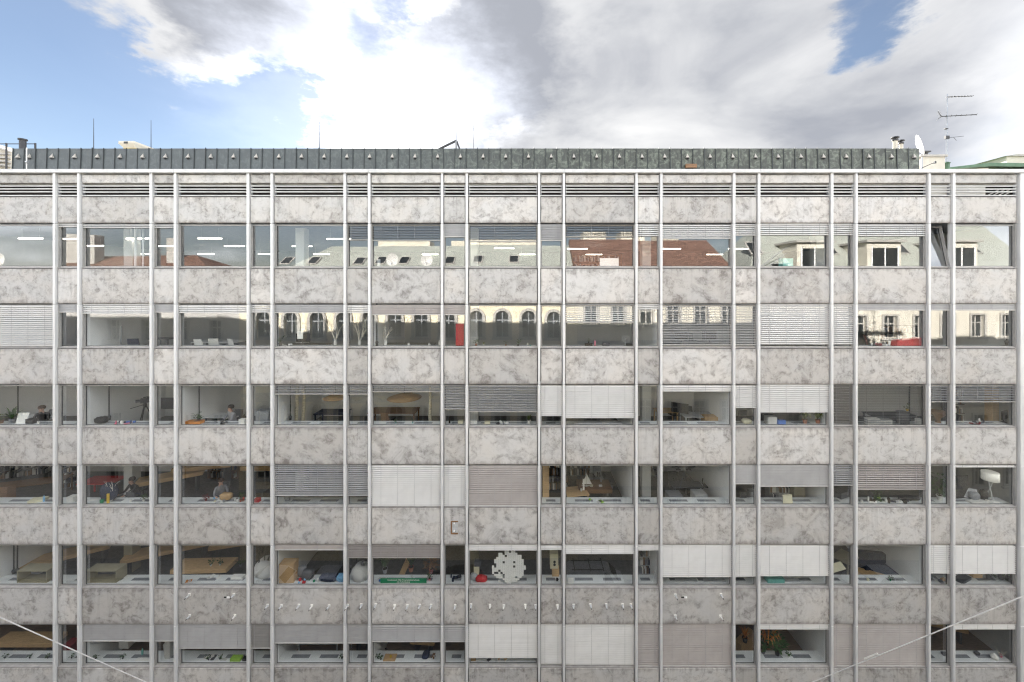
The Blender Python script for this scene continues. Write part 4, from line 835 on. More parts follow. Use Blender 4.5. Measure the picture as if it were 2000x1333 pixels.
clutter(1205, 0, 7, .9, 'row of small bottles and books', ['paper', 'teal', 'dwood', 'sky_blue', 'red'])
for px, m_, lb in ((265, 'white', 'thin white window post'), (280, 'steel', 'thin steel window post')):
    t = item('slim_column', lb, 'column', px, 0, 1.2, 'floor'); MB().tube((0, 0, 0), (0, 0, CEIL[0] - FLOOR[0] - .004), .05, None, 10).build('shaft', M[m_], t); MB().lathe([(.09, 0), (.06, .05)], 10).build('base', M[m_], t)
boxx(740, 0, .1, .1, .35, 'lgrey', 'small grey loudspeaker on window bench', .4, name='loudspeaker', cat='speaker')
# --- second row
sheet(205, 1, 1.5, .82, 'greywall', 'large blue-grey pinboard leaning in the room', 1.6, -.1, 0, 2, 'pinboard', 'board')
sheet(195, 1, 1.0, .4, 'cream', 'cream paper banner on the wall', 6.3, 1.0, 0, 0, 'wall_banner', 'banner')
chair(268, 1, 1.5, R(200), 'navy', 'dark blue office chair'); chair(400, 1, 1.3, R(170), 'paper', 'white shell chair'); chair(425, 1, 1.6, R(190), 'paper', 'white shell chair further right'); chair(465, 1, 1.4, R(150), 'paper', 'white shell chair nearest the mullion')
desk(430, 1, 2.3, 2.0, .9, 0, 'white', 'white meeting table'); desk(320, 1, 1.8, .9, .6, 0, 'dgrey', 'dark cabinet', .95)
plant(547, 1, .5, .4, 'bush', 'dgrey', n=18, label='small dark leafy plant'); sheet(586, 1, .24, .33, 'paper', 'white paper sheet taped inside the glass', .26, .33, 0, 0); clutter(562, 1, 6, .5, 'white papers and small pots', ['paper', 'dish', 'lgrey'])
monitor(592, 1, 1.1, R(180), 1.1, 'dark monitor seen from behind'); desk(600, 1, 1.3, 1.8, .8, 0, 'dgrey', 'dark desk by the window')
branches(702, 1, .6, 1.3, 'bare white branches in a vase'); branches(655, 1, .65, 1.25, 'bare white branches in a tall vase', 6); branches(753, 1, .55, .8, 'few short white twigs in a vase', 5)
pole(736, 1, .6, 'thin black pole lamp')
desk(800, 1, 1.4, 2.2, .8, 0, 'dgrey', 'dark desk with mugs'); mug(798, 1, .5, 'small white mug'); mug(838, 1, .5, 'small white cup near the mullion'); bottle(858, 1, .5, 'white bottle', 'dish')
t = item('red_board', 'translucent red board standing inside the window', 'board', 898, 1, .4); MB().cham(-.17, .17, -.01, .01, 0, .95, .004).build('panel', M['red'], t); MB().box(-.2, .2, -.05, .05, 0, .02).build('foot', M['dgrey'], t)
plant(930, 1, .5, .3, 'bush', 'terra', n=14); plant(945, 1, .5, .22, 'spike', 'dish', n=14, lm='leaf2'); plant(988, 1, .5, .2, 'bush', 'terra', n=10, label='tiny leafy potted plant'); plant(1012, 1, .5, .26, 'bush', 'dgrey', n=12, label='low bushy plant in dark pot')
clutter(1020, 1, 5, .8, 'low row of pots and glasses', ['dish', 'terra', 'teal'], h=.1)
bottle(1162, 1, .5, 'pink bottle', 'pink'); fan(1222, 1, .5, 'small white desk fan'); boxx(1150, 1, .3, .14, .11, 'soil', 'dark planter tray', .5); boxx(1184, 1, .3, .14, .12, 'dgrey', 'dark letter tray', .5); boxx(1228, 1, .26, .14, .1, 'black', 'black letter tray', .5)
plant(1150, 1, .52, .2, 'bush', 'soil', n=12, label='low green herb', dz=.1)
desk(1370, 1, 2.0, 2.2, .8, 0, 'lgrey', 'grey desk behind the blind'); monitor(1330, 1, 1.8, R(180)); monitor(1385, 1, 1.8, R(185), 1.2, 'large dark computer monitor'); chair(1350, 1, 2.8)
t = item('red_crate', 'bright red sloping bin on the window bench', 'bin', 1769, 1, .5)
MB().add([(-.52, -.14, 0), (.52, -.14, 0), (.52, .14, 0), (-.52, .14, 0), (-.47, -.14, .24), (.52, -.14, .37), (.52, .14, .37), (-.47, .14, .24)], [(0, 3, 2, 1), (4, 5, 6, 7), (0, 1, 5, 4), (1, 2, 6, 5), (2, 3, 7, 6), (3, 0, 4, 7)]).build('body', M['red'], t)
MB().tube((-.25, 0, .26), (-.25, 0, .4), .02).tube((.2, 0, .33), (.2, 0, .47), .025).build('handle', M['black'], t)
clutter(1722, 1, 10, .9, 'tangle of pale cables and boxes', ['paper', 'dred', 'lgrey', 'dgrey', 'pink'], h=.22); shelf(1740, 1, 3.0, 2.2, 1.4, .4, 0, 'dgrey', 4); chair(1705, 1, 2.4, 1.0, 'dred', 'dark red chair')
pole(1966, 1, .8, 'thin black pole lamp with small foot')
# --- third row
plant(24, 2, .5, .85, 'spike', 'grey', n=30, label='tall dracaena with spiky leaves'); plant(3, 2, .5, .4, 'bush', 'dwood', n=18, lm='leaf2', label='yellowish leafy plant')
sheet(41, 2, .42, .44, 'paper', 'white laptop lid standing on the bench', .45, 0, R(6), 14, 'white_laptop', 'laptop'); mug(75, 2, .45, 'white mug with dark print'); boxx(62, 2, .3, .2, .2, 'black', 'black device with white labels', .5, name='device', cat='device')
pole(35, 2, .9, 'black pole lamp'); pole(195, 2, .9, 'thick black pole lamp'); pole(213, 2, .9, 'thin black pole lamp further right'); pole(374, 2, .9, 'thin black pole lamp'); pole(389, 2, .9, 'second black pole lamp'); pole(551, 2, .9, 'black pole lamp by the partition'); pole(567, 2, .9, 'shorter black pole lamp')
blob('backpack', 198, 2, .46, .3, .3, 'black', 'black camera bag', 'bag', seed=3); clutter(238, 2, 12, .9, 'pile of colourful papers and cables', ['pink', 'blue', 'grey', 'paper', 'navy'], h=.16); tripod(283, 2, 1.5, 'black tripod with video camera')
sheet(327, 2, .6, .5, 'black', 'dark screen on a stand', 1.3, .35, 0, 0, 'display_panel', 'screen')
plant(386, 2, .48, .42, 'bush', 'terra', n=22, label='bushy green plant in orange bowl'); boxx(381, 2, .62, .26, .11, 'orange', 'orange-red tray of parcels', .5); clutter(432, 2, 8, .5, 'dark jars and small bottles', ['dgrey', 'black', 'grey'], h=.16); boxx(475, 2, .26, .2, .2, 'paper', 'white paper box', .45)
desk(440, 2, 1.7, 1.4, .7, 0, 'white', 'white desk'); desk(80, 2, 1.5, 1.6, .7, 0, 'white', 'white desk')
t = item('cabinet', 'grey low cabinet with pale boxes', 'cabinet', 518, 2, 1.6, 'floor'); MB().box(-.3, .3, -.2, .2, 0, 1.0).build('body', M['greywall'], t); MB().box(-.28, .28, -.215, -.201, .5, .97).build('door', M['lgrey'], t)
trunk(578, 2, 1.4, 'pale birch trunk standing in the room'); trunk(592, 2, 1.7, 'second pale birch trunk to the right'); trunk(840, 2, 1.2, 'slim birch trunk in the room', .0)
for px, w_ in ((655, .9), (790, 1.3)):
    t = item('wooden_pendant', 'bowl-shaped wooden pendant lamp' if px < 700 else 'wide wooden disc pendant lamp', 'lamp', px, 2, 2.2, 'ceil'); MB().tube((0, 0, 0), (0, 0, -1.05), .01, None, 5).build('cable', M['dgrey'], t); MB().lathe([(.05, -1.04), (w_ * .35, -1.12), (w_ * .6, -1.24), (w_ * .58, -1.26), (.05, -1.2)], 20).build('lamp_shade', M['wood'], t, None, True); MB().lathe([(.03, -1.21), (.05, -1.26), (.02, -1.3)], 10).build('bulb', M['paper'], t)
chair(760, 2, 1.5, R(160), 'dwood', 'dark wooden chair'); plant(773, 2, .5, .16, 'bush', 'teal', n=8, label='tiny round succulent'); plant(806, 2, .5, .16, 'bush', 'teal', n=8, label='tiny dark succulent')
desk(770, 2, 2.4, 2.2, .9, 0, 'dwood', 'brown wooden dining table'); desk(650, 2, 2.2, 1.4, .8, 0, 'navy', 'dark table')
bottle(878, 2, .5, 'dark wine bottle', 'soil'); boxx(900, 2, .2, .16, .12, 'cream', 'cream carton', .5)
boxx(925, 2, .28, .2, .14, 'paper', 'white carton', .45); boxx(952, 2, .22, .16, .1, 'cream', 'small cream carton', .45); clutter(980, 2, 8, .7, 'row of cables and white clips', ['paper', 'dgrey', 'grey'], h=.1); plant(1033, 2, .48, .42, 'spike', 'dish', n=22, lm='leaf2', label='pale spiky aloe'); 
boxx(1168, 2, 2.0, .2, .06, 'lgrey', 'long grey document tray', .5, lid=False, name='tray', cat='tray')
desk(1370, 2, 1.8, 1.8, .8, 0, 'lgrey', 'pale desk'); monitor(1328, 2, 1.6, R(150), 1.3, 'large grey monitor seen from behind'); chair(1345, 2, 2.5, R(150), 'dgrey', 'dark high-backed office chair'); chair(1318, 2, 2.7, R(200)); boxx(1393, 2, .9, .45, .62, 'wood', 'pale wooden cabinet', 1.5, 'floor', name='cabinet', cat='cabinet', dz=.15); desk(1300, 2, 2.4, 1.0, .7, 0, 'wood', 'pale wooden table')
blob('paper_bag', 1458, 2, .4, .3, .2, 'cream', 'pale rolled paper bundle', 'bag', seed=5); monitor(1450, 2, 1.2, R(10), .7, 'small framed screen')
boxx(1505, 2, .4, .25, .3, 'dish', 'white plastic container', .5); boxx(1526, 2, .3, .12, .18, 'blue', 'blue and white printed carton', .36); plant(1572, 2, .5, .5, 'palm', 'terra', n=22, lm='leaf2', label='drooping spider plant'); plant(1597, 2, .5, .5, 'palm', 'terra', n=22, lm='leaf2', label='drooping spider plant near the mullion'); boxx(1495, 2, .6, .3, .3, 'dgrey', 'dark printer', 1.0, 'bench')
for k_, px in enumerate((1703, 1727)):
    t = item('binder_stack', 'stack of white folders' if k_ == 0 else 'lower stack of white folders', 'folders', px, 2, .45)
    for q in range(5 - k_): MB().box(-.26, .26, -.1, .1, q * .05, q * .05 + .04).build('folder', M['paper' if q % 2 == 0 else 'lgrey'], t)
boxx(1795, 2, .2, .18, .2, 'paper', 'small stack of paper', .45); boxx(1763, 2, .36, .25, .5, 'dgrey', 'dark grey device tower', .5, name='device', cat='device'); plant(1772, 2, .55, .28, 'bush', 'yellow', n=12, lm='leaf2', dz=.5, label='yellow flowers in a pot'); desk(1740, 2, 1.8, 2.0, .8, 0, 'dgrey', 'dark desk'); pole(1776, 2, .8, 'black pole lamp')
t = item('wooden_bowl', 'round brown wooden bowl on a stand', 'bowl', 1832, 2, .6); MB().lathe([(.05, .0), (.1, .2), (.3, .42), (.32, .48), (.27, .48), (.06, .24)], 18).build('bowl', M['dwood'], t, None, True); MB().lathe([(.1, 0), (.08, .06)], 12).build('foot', M['dwood'], t)
boxx(1937, 2, .3, .3, 2.6, 'wood', 'tall pale wooden post', 1.4, 'floor', name='wooden_post', cat='post', lid=False); shelf(1895, 2, 3.0, 2.4, 2.1, .4, 0, 'soil', 5, 'dark shelf crowded with small things'); monitor(1962, 2, .9, R(25), 1.1, 'dark monitor at the right edge', 'bench', -.1); clutter(1905, 2, 8, .9, 'small figurines and red toy', ['paper', 'dred', 'dgrey', 'soil'], h=.16)
# --- fourth row
shelf(0, 3, 4.0, 4.0, 1.6, .5, R(24), 'dgrey', 4, 'long grey shelf running diagonally'); boxx(75, 3, .5, .3, .1, 'cream', 'flat cream parcel', .5, rz=.3); desk(60, 3, 2.2, 2.6, .8, R(20), 'dwood', 'brown wooden workbench'); bottle(86, 3, .45, 'clear bottle', 'sky_blue'); boxx(15, 3, .35, .3, .6, 'dwood', 'brown wooden crate', 1.2, 'bench', dz=-.3)
boxx(142, 3, .26, .24, .22, 'paper', 'stack of white paper', .5); shelf(135, 3, 3.2, .8, 1.5, .4, R(20), 'grey', 6, 'grey shelf of flat files')
blob('backpack', 213, 3, .62, .34, .78, 'navy', 'large dark blue rucksack', 'backpack', .55, seed=8); boxx(211, 3, .08, .05, .4, 'yellow', 'yellow folded umbrella pouch', .34, name='pouch', cat='bag', lid=False, rz=.2); branches(217, 3, .5, .85, 'white twigs in a slim vase', 4); boxx(199, 3, .12, .08, .14, 'green', 'small green box', .36)
t = item('shop_banner', 'dark red hanging banner with pale lettering edge', 'banner', 272, 3, 3.0, 'ceil', R(-14)); MB().box(-1.1, 1.1, -.01, .01, -.9, -.35).build('cloth', M['dred'], t); MB().box(-1.1, 1.1, -.012, .012, -.34, -.05).build('header', M['grey'], t)
laptop(261, 3, .9, 'dark laptop seen from behind', 'dgrey', 0, 'bench', .0); plant(281, 3, .5, .3, 'bush', 'dish', n=12, label='small plant in white pot'); sheet(178, 3, .4, .12, 'paper', 'crumpled white papers', .5, 0, .5, 80); mug(255, 3, .45, 'small white cup'); desk(200, 3, 2.4, 1.6, .8, 0, 'red', 'table under red cloth'); 
beam_table(335, 3, 2.4, 2.4, .7, 'pale wooden counter', R(30), 1.0); mug(338, 3, .5, 'white cup')
beam_table(400, 3, 3.0, 2.4, .7, 'long pale wooden counter', R(14), 1.25); beam_table(506, 3, 3.0, 1.4, .6, 'short wooden counter', 0, 1.2); chair(380, 3, 4.4, 0, 'black', 'black chair at the counter')
plant(402, 3, .5, .24, 'bush', 'dred', n=16, lm='dred', label='small dark red plant'); clutter(418, 3, 5, .5, 'small plates and pots', ['sky_blue', 'cream', 'lgrey'], h=.08); mug(437, 3, .4, 'grey cup lying on the bench', 'grey'); blob('paper_bag', 442, 3, .5, .3, .3, 'card', 'crumpled brown paper bag', 'bag', .62, seed=4); clutter(468, 3, 8, .5, 'teal and red packets', ['teal', 'red', 'dred', 'dish', 'green'], h=.14); boxx(503, 3, .2, .16, .14, 'red', 'small red box', .45); plant(472, 3, .62, .4, 'spike', 'dgrey', n=14, label='dark spiky plant'); shelf(440, 3, 4.2, 1.5, 2.0, .4, 0, 'dwood', 5, 'brown wall of drawers'); desk(505, 3, 1.6, .8, .6, 0, 'dgrey', 'dark small table')
blob('jug', 561, 3, .2, .16, .26, 'grey', 'dark glass jug with handle', 'jug', .5, seed=2); boxx(600, 3, 1.0, .2, .16, 'dgrey', 'dark flat case', .9, dz=.02); boxx(650, 3, .9, .2, .16, 'dgrey', 'second dark flat case', .9, dz=.02)
boxx(1066, 3, .28, .3, 2.6, 'wood', 'pale wooden post', .95, 'floor', name='wooden_post', cat='post', lid=False); shelf(1088, 3, 3.0, 1.2, 1.8, .4, 0, 'soil', 5, 'very dark shelf')
beam_table(1160, 3, 1.9, 1.5, .9, 'round-edged brown wooden table', 0, .78, 'dwood'); desk(1125, 3, 1.4, 1.0, .8, R(10), 'wood', 'pale wooden work table'); chair(1187, 3, 2.2, R(70), 'grey', 'grey slatted chair'); chair(1170, 3, 3.0, R(10), 'grey', 'grey chair behind the table'); chair(1160, 3, 3.2, R(-10), 'lgrey', 'light grey chair')
t = item('model_sailboat', 'white model sailing boat', 'model boat', 1145, 3, 1.7, 'desk', 0, .05); MB().add([(-.25, 0, .05), (.25, 0, .05), (0, -.06, .05), (0, .06, .05), (0, 0, -.02)], [(0, 2, 4), (2, 1, 4), (1, 3, 4), (3, 0, 4), (0, 3, 1, 2)]).build('hull', M['dish'], t); MB().tube((0, 0, .05), (0, 0, .62), .008, None, 6).build('mast', M['twig'], t); MB().add([(.01, 0, .1), (.01, 0, .6), (.26, 0, .1)], [(0, 1, 2)]).build('sail', M['paper'], t); MB().add([(-.01, 0, .1), (-.01, 0, .5), (-.2, 0, .1)], [(0, 1, 2)]).build('jib', M['paper'], t)
mug(1135, 3, 1.3, 'white enamel cup'); sheet(1140, 3, .08, .5, 'paper', 'narrow white paper cone', 1.35, .0, 0, 3); boxx(1173, 3, .14, .1, .06, 'paper', 'small white card box', 1.7, 'desk', dz=.05); boxx(1155, 3, .14, .1, .06, 'cream', 'small cream card box', 1.7, 'desk', dz=.05); clutter(1165, 3, 4, .6, 'bits of green and yellow tape', ['lime', 'yellow', 'dish'], h=.04)
shelf(1110, 3, 5.4, 3.0, 1.9, .4, 0, 'grey', 5, 'grey shelf along the back wall'); shelf(1265, 3, 4.5, 1.0, 1.9, .4, 0, 'grey', 5, 'narrow grey shelf')
for px, rz_ in ((1318, 0), (1340, .3), (1384, -.5)): chair(px, 3, 2.4, rz_, 'black', 'black office chair')
boxx(1316, 3, .6, .5, .6, 'grey', 'grey drawer unit', 1.5, 'floor', name='drawer_unit', cat='drawers'); boxx(1365, 3, .55, .5, .75, 'lgrey', 'pale drawer unit with striped front', 1.3, 'floor', name='drawer_unit', cat='drawers'); desk(1340, 3, 2.0, 1.4, .6, 0, 'dgrey', 'dark desk'); monitor(1325, 3, 3.4, 0, 1.2); monitor(1345, 3, 3.4, 0, 1.2, 'second dark monitor')
for px in (1390, 1413):
    t = item('wall_speaker', 'dark loudspeaker hung below the ceiling', 'speaker', px, 3, 1.0, 'ceil'); MB().cham(-.12, .12, -.1, .1, -.5, -.05, .01).build('cabinet', M['black'], t); MB().tube((0, 0, -.05), (0, 0, 0), .02).build('bracket', M['dgrey'], t)
boxx(1448, 3, .3, .3, .7, 'black', 'black computer tower', .9, 'bench', dz=-.45, name='computer', cat='computer'); boxx(1468, 3, .25, .3, .6, 'grey', 'grey computer tower', 1.0, 'bench', dz=-.4, name='computer', cat='computer')
sheet(1539, 3, .42, .36, 'cream', 'cream paper sheet standing against the glass', .3, 0, .08, 6); shelf(1525, 3, 1.6, 1.2, 1.2, .35, 0, 'grey', 4, 'low grey shelf'); boxx(1558, 3, .5, .25, .5, 'olive', 'olive storage box', 1.2, 'bench', dz=-.2); 
boxx(1640, 3, .5, .4, .5, 'dgrey', 'dark grey folded board', .9, 'bench', dz=-.25, rz=.4, name='folded_board', cat='board')
clutter(1710, 3, 14, 1.0, 'heap of green and white packaging', ['lime', 'leaf', 'paper', 'dgrey', 'green', 'soil'], h=.22); plant(1716, 3, .6, .4, 'bush', 'lime', n=18, label='low green plant in the heap'); clutter(1760, 3, 12, 1.0, 'heap of black cloth and cables', ['black', 'dgrey', 'navy', 'paper'], h=.2); mug(1683, 3, .4, 'white jar with flowers'); blob('coat', 1775, 3, .9, .3, .2, 'black', 'black coat thrown on the bench', 'coat', .6, seed=11); plant(1700, 3, 1.0, .8, 'bush', 'dgrey', n=30, label='dark bushy plant')
plant(1835, 3, .6, .6, 'bush', 'dish', n=26, label='dark leafy plant'); plant(1840, 3, .9, .9, 'bush', 'dgrey', n=20, label='taller dark plant behind')
lamp(1934, 3, .52, 'white drum-shade lamp on crossed legs', 1.22); sheet(1880, 3, .72, .95, 'black', 'black pinboard standing upright', .7, 0, .1, 4, 'pinboard', 'board'); sheet(1897, 3, .45, .4, 'lgrey', 'pale grey paper cone roll', .6, .05, -.5, 25); mug(1927, 3, .42, 'white mug with printed face'); boxx(1910, 3, .8, .24, .06, 'dish', 'flat white tray', .42, lid=False, name='tray', cat='tray'); boxx(1941, 3, .32, .2, .04, 'paper', 'bright white paper stack', .42, lid=False); blob('bag', 1921, 3, .3, .2, .45, 'black', 'black pointed bag', 'bag', .58, seed=6); blob('bag', 1902, 3, .4, .26, .36, 'grey', 'grey soft bag', 'bag', .6, seed=7)
# --- fifth row
cubby(75, 4, .55, 'olive wooden cubby box', 1.25, .5); cubby(208, 4, .55, 'olive wooden cubby box', 1.3, .5); pole(27, 4, .85, 'black pole lamp with cord'); pole(34, 4, .9, 'black pole at the wall end')
boxx(62, 4, 2.0, .06, 1.9, 'black', 'black chalkboard partition', 2.8, 'floor', name='chalkboard', cat='board', lid=False)
for px, y_, w_, rz_ in ((130, 2.2, 3.0, 32), (330, 2.6, 3.2, 24), (400, 1.45, 2.4, 2), (470, 3.2, 2.4, 16)): beam_table(px, 4, y_, w_, .75, 'thick pale wooden table', R(rz_), .8)
plant(412, 4, 1.3, .26, 'bush', 'dish', n=14, on='desk', dz=.06, label='small green plant on the table'); plant(430, 4, 1.35, .24, 'bush', 'dish', n=12, on='desk', dz=.06, label='second small plant on the table'); plant(470, 4, 1.3, .28, 'bush', 'grey', n=12, on='desk', dz=.06, label='potted plant at the table end'); clutter(420, 4, 6, .6, 'small white cups', ['dish', 'paper'], y=.6, h=.06); boxx(465, 4, .5, .2, .1, 'paper', 'white box with dark stripes', .6)
clutter(372, 4, 3, .3, 'pen and yellow eraser', ['orange', 'dish'], h=.03)
boxx(564, 4, .6, .4, .78, 'card', 'tall tan cardboard box', .5, rz=.04); blob('bag', 549, 4, .3, .3, .5, 'dred', 'dark red bag behind the carton', 'bag', .9, seed=9, dz=.35); blob('bag', 602, 4, .5, .3, .45, 'dgrey', 'dark grey folded bag', 'bag', .55, seed=12); blob('bag', 590, 4, .34, .25, .5, 'grey', 'blue-grey soft bag', 'bag', .7, seed=14); clutter(588, 4, 5, .3, 'red and white packets', ['red', 'dish', 'sky_blue'], y=.4, h=.2); blob('cushion', 643, 4, .8, .3, .32, 'navy', 'dark folded jumper', 'cloth', .45, seed=13); blob('cushion', 668, 4, .4, .3, .3, 'sky_blue', 'light blue folded shirt', 'cloth', .45, seed=15); clutter(615, 4, 6, .5, 'white cloth and green jar', ['paper', 'green', 'dish'], h=.16); clutter(606, 4, 4, .4, 'heap of small plants', ['leaf', 'leaf2', 'twig'], y=.75, h=.4)
for px, y_, s_ in ((520, 1.0, 1.0), (703, .7, .8)):
    t = item('round_hood_lamp', 'large white round hood' if px < 600 else 'white round hood leaning on the bench', 'lamp', px, 4, y_); MB().lathe([(.5 * s_, .0), (.48 * s_, .2), (.36 * s_, .42), (.12, .5), (.1, .5), (.3 * s_, .38), (.42 * s_, .2), (.46 * s_, 0)], 24).build('hood', M['dish'], t, (0, 0, .05), True).rotation_euler = (0, R(18), 0); MB().lathe([(.05, 0), (.03, .08)], 10).build('knob', M['grey'], t, (.12, 0, .56))
pole(506, 4, .8, 'thin black pole'); pole(517, 4, .9, 'second thin black pole'); pole(696, 4, .8, 'thin black pole by the hood')
t = item('leaning_plank', 'pale wooden plank leaning diagonally among plants', 'plank', 775, 4, 1.2, 'floor'); o = MB().box(-.12, .12, -.02, .02, 0, 2.6).build('board', M['wood'], t); o.rotation_euler = (R(-8), R(24), 0); MB().box(-.2, .2, -.06, .06, 0, .02).build('foot', M['dwood'], t)
plant(752, 4, .9, 1.0, 'palm', 'grey', n=34, label='tall green palm'); plant(803, 4, 1.0, 1.2, 'palm', 'terra', n=40, label='large drooping dracaena', lm='leaf'); plant(842, 4, .9, .8, 'bush', 'dred', n=30, label='brown autumn-coloured plant', lm='dwood'); plant(805, 4, .5, .22, 'spike', 'dish', n=10, lm='dish', label='small white folded-paper plant')
t = item('green_sign', 'green sign board with two lines of white lettering', 'sign', 788, 4, .29, 'bench', 0, .0)
sw = (wx(833, .29) - wx(743, .29)); MB().cham(-sw / 2, sw / 2, -.008, .008, .02, .22, .003).build('board', M['green'], t); MB().box(-sw / 2, sw / 2, -.03, .04, -.004, .018).build('foot', M['dish'], t)
for tx, zz, sz in (('Codersout: Die Programmierschule', .125, .092), ('mit Arbeitsplatz', .045, .085)):
    cu = bpy.data.curves.new('lettering', 'FONT'); cu.body = tx; cu.size = sz; cu.align_x = 'CENTER'; cu.extrude = .001; cu.offset = .002
    ob = bpy.data.objects.new('lettering', cu); COL.objects.link(ob); bpy.context.view_layer.update()
    me = bpy.data.meshes.new_from_object(ob.evaluated_get(bpy.context.evaluated_depsgraph_get())); bpy.data.objects.remove(ob)
    me.materials.clear(); me.materials.append(M['paint']); o = put('lettering', me, t, (0, -.0095, zz), (R(90), 0, 0))
plant(839, 4, .48, .26, 'bush', 'pink', n=10, label='small orange and pink figure-shaped planter'); clutter(745, 4, 4, .25, 'small blue and white pots', ['blue', 'dish', 'grey'], h=.1); clutter(885, 4, 6, .5, 'dark gadgets', ['black', 'navy', 'dgrey'], h=.14)
blob('cushion', 940, 4, .5, .26, .24, 'red', 'bright red pointed cushion', 'cushion', .42, seed=21); blob('soft_toy', 926, 4, .3, .24, .3, 'lgrey', 'blue and white cloth bundle', 'cloth', .5, seed=22); boxx(931, 4, .22, .2, .34, 'cream', 'pale tan soft figure base', .62, lid=False, name='carton', cat='carton', dz=.2); boxx(933, 4, .26, .24, .18, 'dgrey', 'dark hat-shaped box', .62, dz=.55)
# sheets of white note paper stuck to the inside of the glass
t = item('paper_mosaic', 'big irregular patch of white paper squares stuck inside the glass', 'paper mosaic', 994, 4, .235)
cs = .088; pm = MB(); rnd = random.Random(11)
for i in range(-8, 8):
    for j in range(0, 16):
        d = math.hypot((i + .5) / 7.6, (j - 7.7) / 8.0) + .16 * math.sin(i * 1.7 + j * .9) * (i < 1)
        if d < 1.0 and rnd.random() > (.16 if i < -2 else .03): pm.box(i * cs + .001, i * cs + cs - .001, 0, .002 + rnd.uniform(0, .003), j * cs + .001, j * cs + cs - .001)
o = pm.build('paper_squares', M['paper'], t); o['kind'] = 'stuff'
boxx(1082, 4, .35, .35, .62, 'cream', 'cream appliance with black dials', .9, dz=.3, name='appliance', cat='appliance'); t2 = item('dial_pair', 'two black round dials', 'dials', 1083, 4, .7, 'bench', 0, .5)
for s in (0, .12): MB().lathe([(.05, 0), (.055, .02), (.03, .03)], 12).build('dial', M['black'], t2, (0, 0, s)).rotation_euler = (R(90), 0, 0)
boxx(1085, 4, .3, .25, .3, 'wood', 'small wooden box', .8); mug(1088, 4, .45, 'black bowl', 'black'); boxx(1115, 4, .24, .06, .22, 'paper', 'white note block on the bench', .33, lid=False)
shelf(1262, 4, 1.5, .9, 1.9, .35, 0, 'lgrey', 5, 'white wire shelf with bags'); boxx(1512, 4, .7, .3, .16, 'teal', 'dark teal tray', .45); 
for px in (1340, 1395, 1540): boxx(px, 4, .9, .16, .05, 'lgrey', 'grey flat tray', .45, lid=False, name='tray', cat='tray')
sheet(1640, 4, .8, .3, 'cream', 'slanted cream plank', .8, .15, .3, 55, 'plank', 'plank'); desk(1650, 4, 2.0, 1.0, .7, .5, 'olive', 'olive table with papers')
t = item('sofa', 'black two-seat sofa', 'sofa', 1724, 4, 1.7, 'floor', R(-8)); MB().cham(-.8, .8, -.4, .4, .2, .45, .03).build('seat', M['navy'], t); MB().cham(-.8, .8, .25, .45, .451, .9, .03).build('backrest', M['navy'], t)
for s in (-1, 1): MB().cham(s * .88 - .08, s * .88 + .08, -.4, .45, .2, .62, .03).build('armrest', M['navy'], t)
beam_table(1690, 4, 2.6, 1.6, .6, 'grey slanted worktop', R(-20), .9, 'lgrey'); beam_table(1710, 4, 1.2, 1.4, .4, 'pale wooden board', R(-30), .5); plant(1739, 4, .45, .2, 'bush', 'green', n=16, label='small round green plant'); mug(1695, 4, .45, 'candle stub in a cup', 'cream')
for px, h_ in ((1930, .5), (1955, .6), (1972, .55)): plant(px, 4, .55, h_, 'bush', 'dgrey', n=26, label=f'dense green plant' )
boxx(1880, 4, .7, .3, .1, 'dgrey', 'dark slanted book', .5, rz=.4); boxx(1905, 4, .4, .2, .2, 'wood', 'small wooden crate', .7); clutter(1835, 4, 6, .5, 'brown odds and ends', ['dwood', 'card', 'grey'], h=.16)
# --- lowest row
for px in (10, 58, 93, 140): plant(px, 5, .45, .16, 'bush', 'dgrey', n=9, label='tiny dark plant')
beam_table(60, 5, 1.5, 2.6, .6, 'pale wooden table', 0, .72); boxx(140, 5, .4, .4, .5, 'dred', 'dark red chair back', 1.2, 'floor', dz=.3, name='chair_back', cat='chair'); plant(62, 5, 1.8, .6, 'bush', 'dwood', n=20, on='floor', label='brownish floor plant', lm='leaf2')
boxx(249, 5, .42, .35, .5, 'dish', 'white plastic bin hanging shape', 1.1, dz=-.05, name='bin', cat='bin')
t = item('note_board', 'board covered with pink and yellow sticky notes', 'board', 280, 5, 1.2, 'bench', 0, .0)
MB().box(-.36, .36, 0, .02, 0, .42).build('board', M['black'], t)
rnd = random.Random(3)
for i in range(6):
    for j in range(4): MB().box(-.345 + i * .117, -.345 + i * .117 + .1, -.004, -.001, .015 + j * .1, .015 + j * .1 + .085).build('sticky_note', M[rnd.choice(['pink', 'cream', 'yellow', 'cream', 'orange'])], t)
for px in (187, 240): plant(px, 5, .42, .17, 'bush', 'dgrey', n=9, label='tiny plant on the bench')
boxx(280, 5, .6, .14, .04, 'paper', 'white paper roll', .38, lid=False); bottle(278, 5, .62, 'pale green candle glass', 'teal'); pole(197, 5, 1.0, 'short black post')
t = item('waste_bin', 'white swing-lid waste bin', 'bin', 331, 5, .52, 'bench', 0, 0); MB().lathe([(.15, 0), (.2, .58)], 4).build('body', M['dish'], t).rotation_euler = (0, 0, R(45)); MB().lathe([(.205, .585), (.205, .62), (.12, .72)], 4).build('lid', M['dish'], t).rotation_euler = (0, 0, R(45))
for px in (405, 430): plant(px, 5, .4, .17, 'bush', 'black', n=9, label='tiny dark potted plant')
boxx(462, 5, .42, .2, .12, 'lime', 'bright green folder box', .38); clutter(420, 5, 8, .9, 'small jars in a row', ['dish', 'paper', 'dgrey'], y=.38, h=.07); boxx(480, 5, .2, .16, .1, 'black', 'black camera', .38, name='camera', cat='camera')
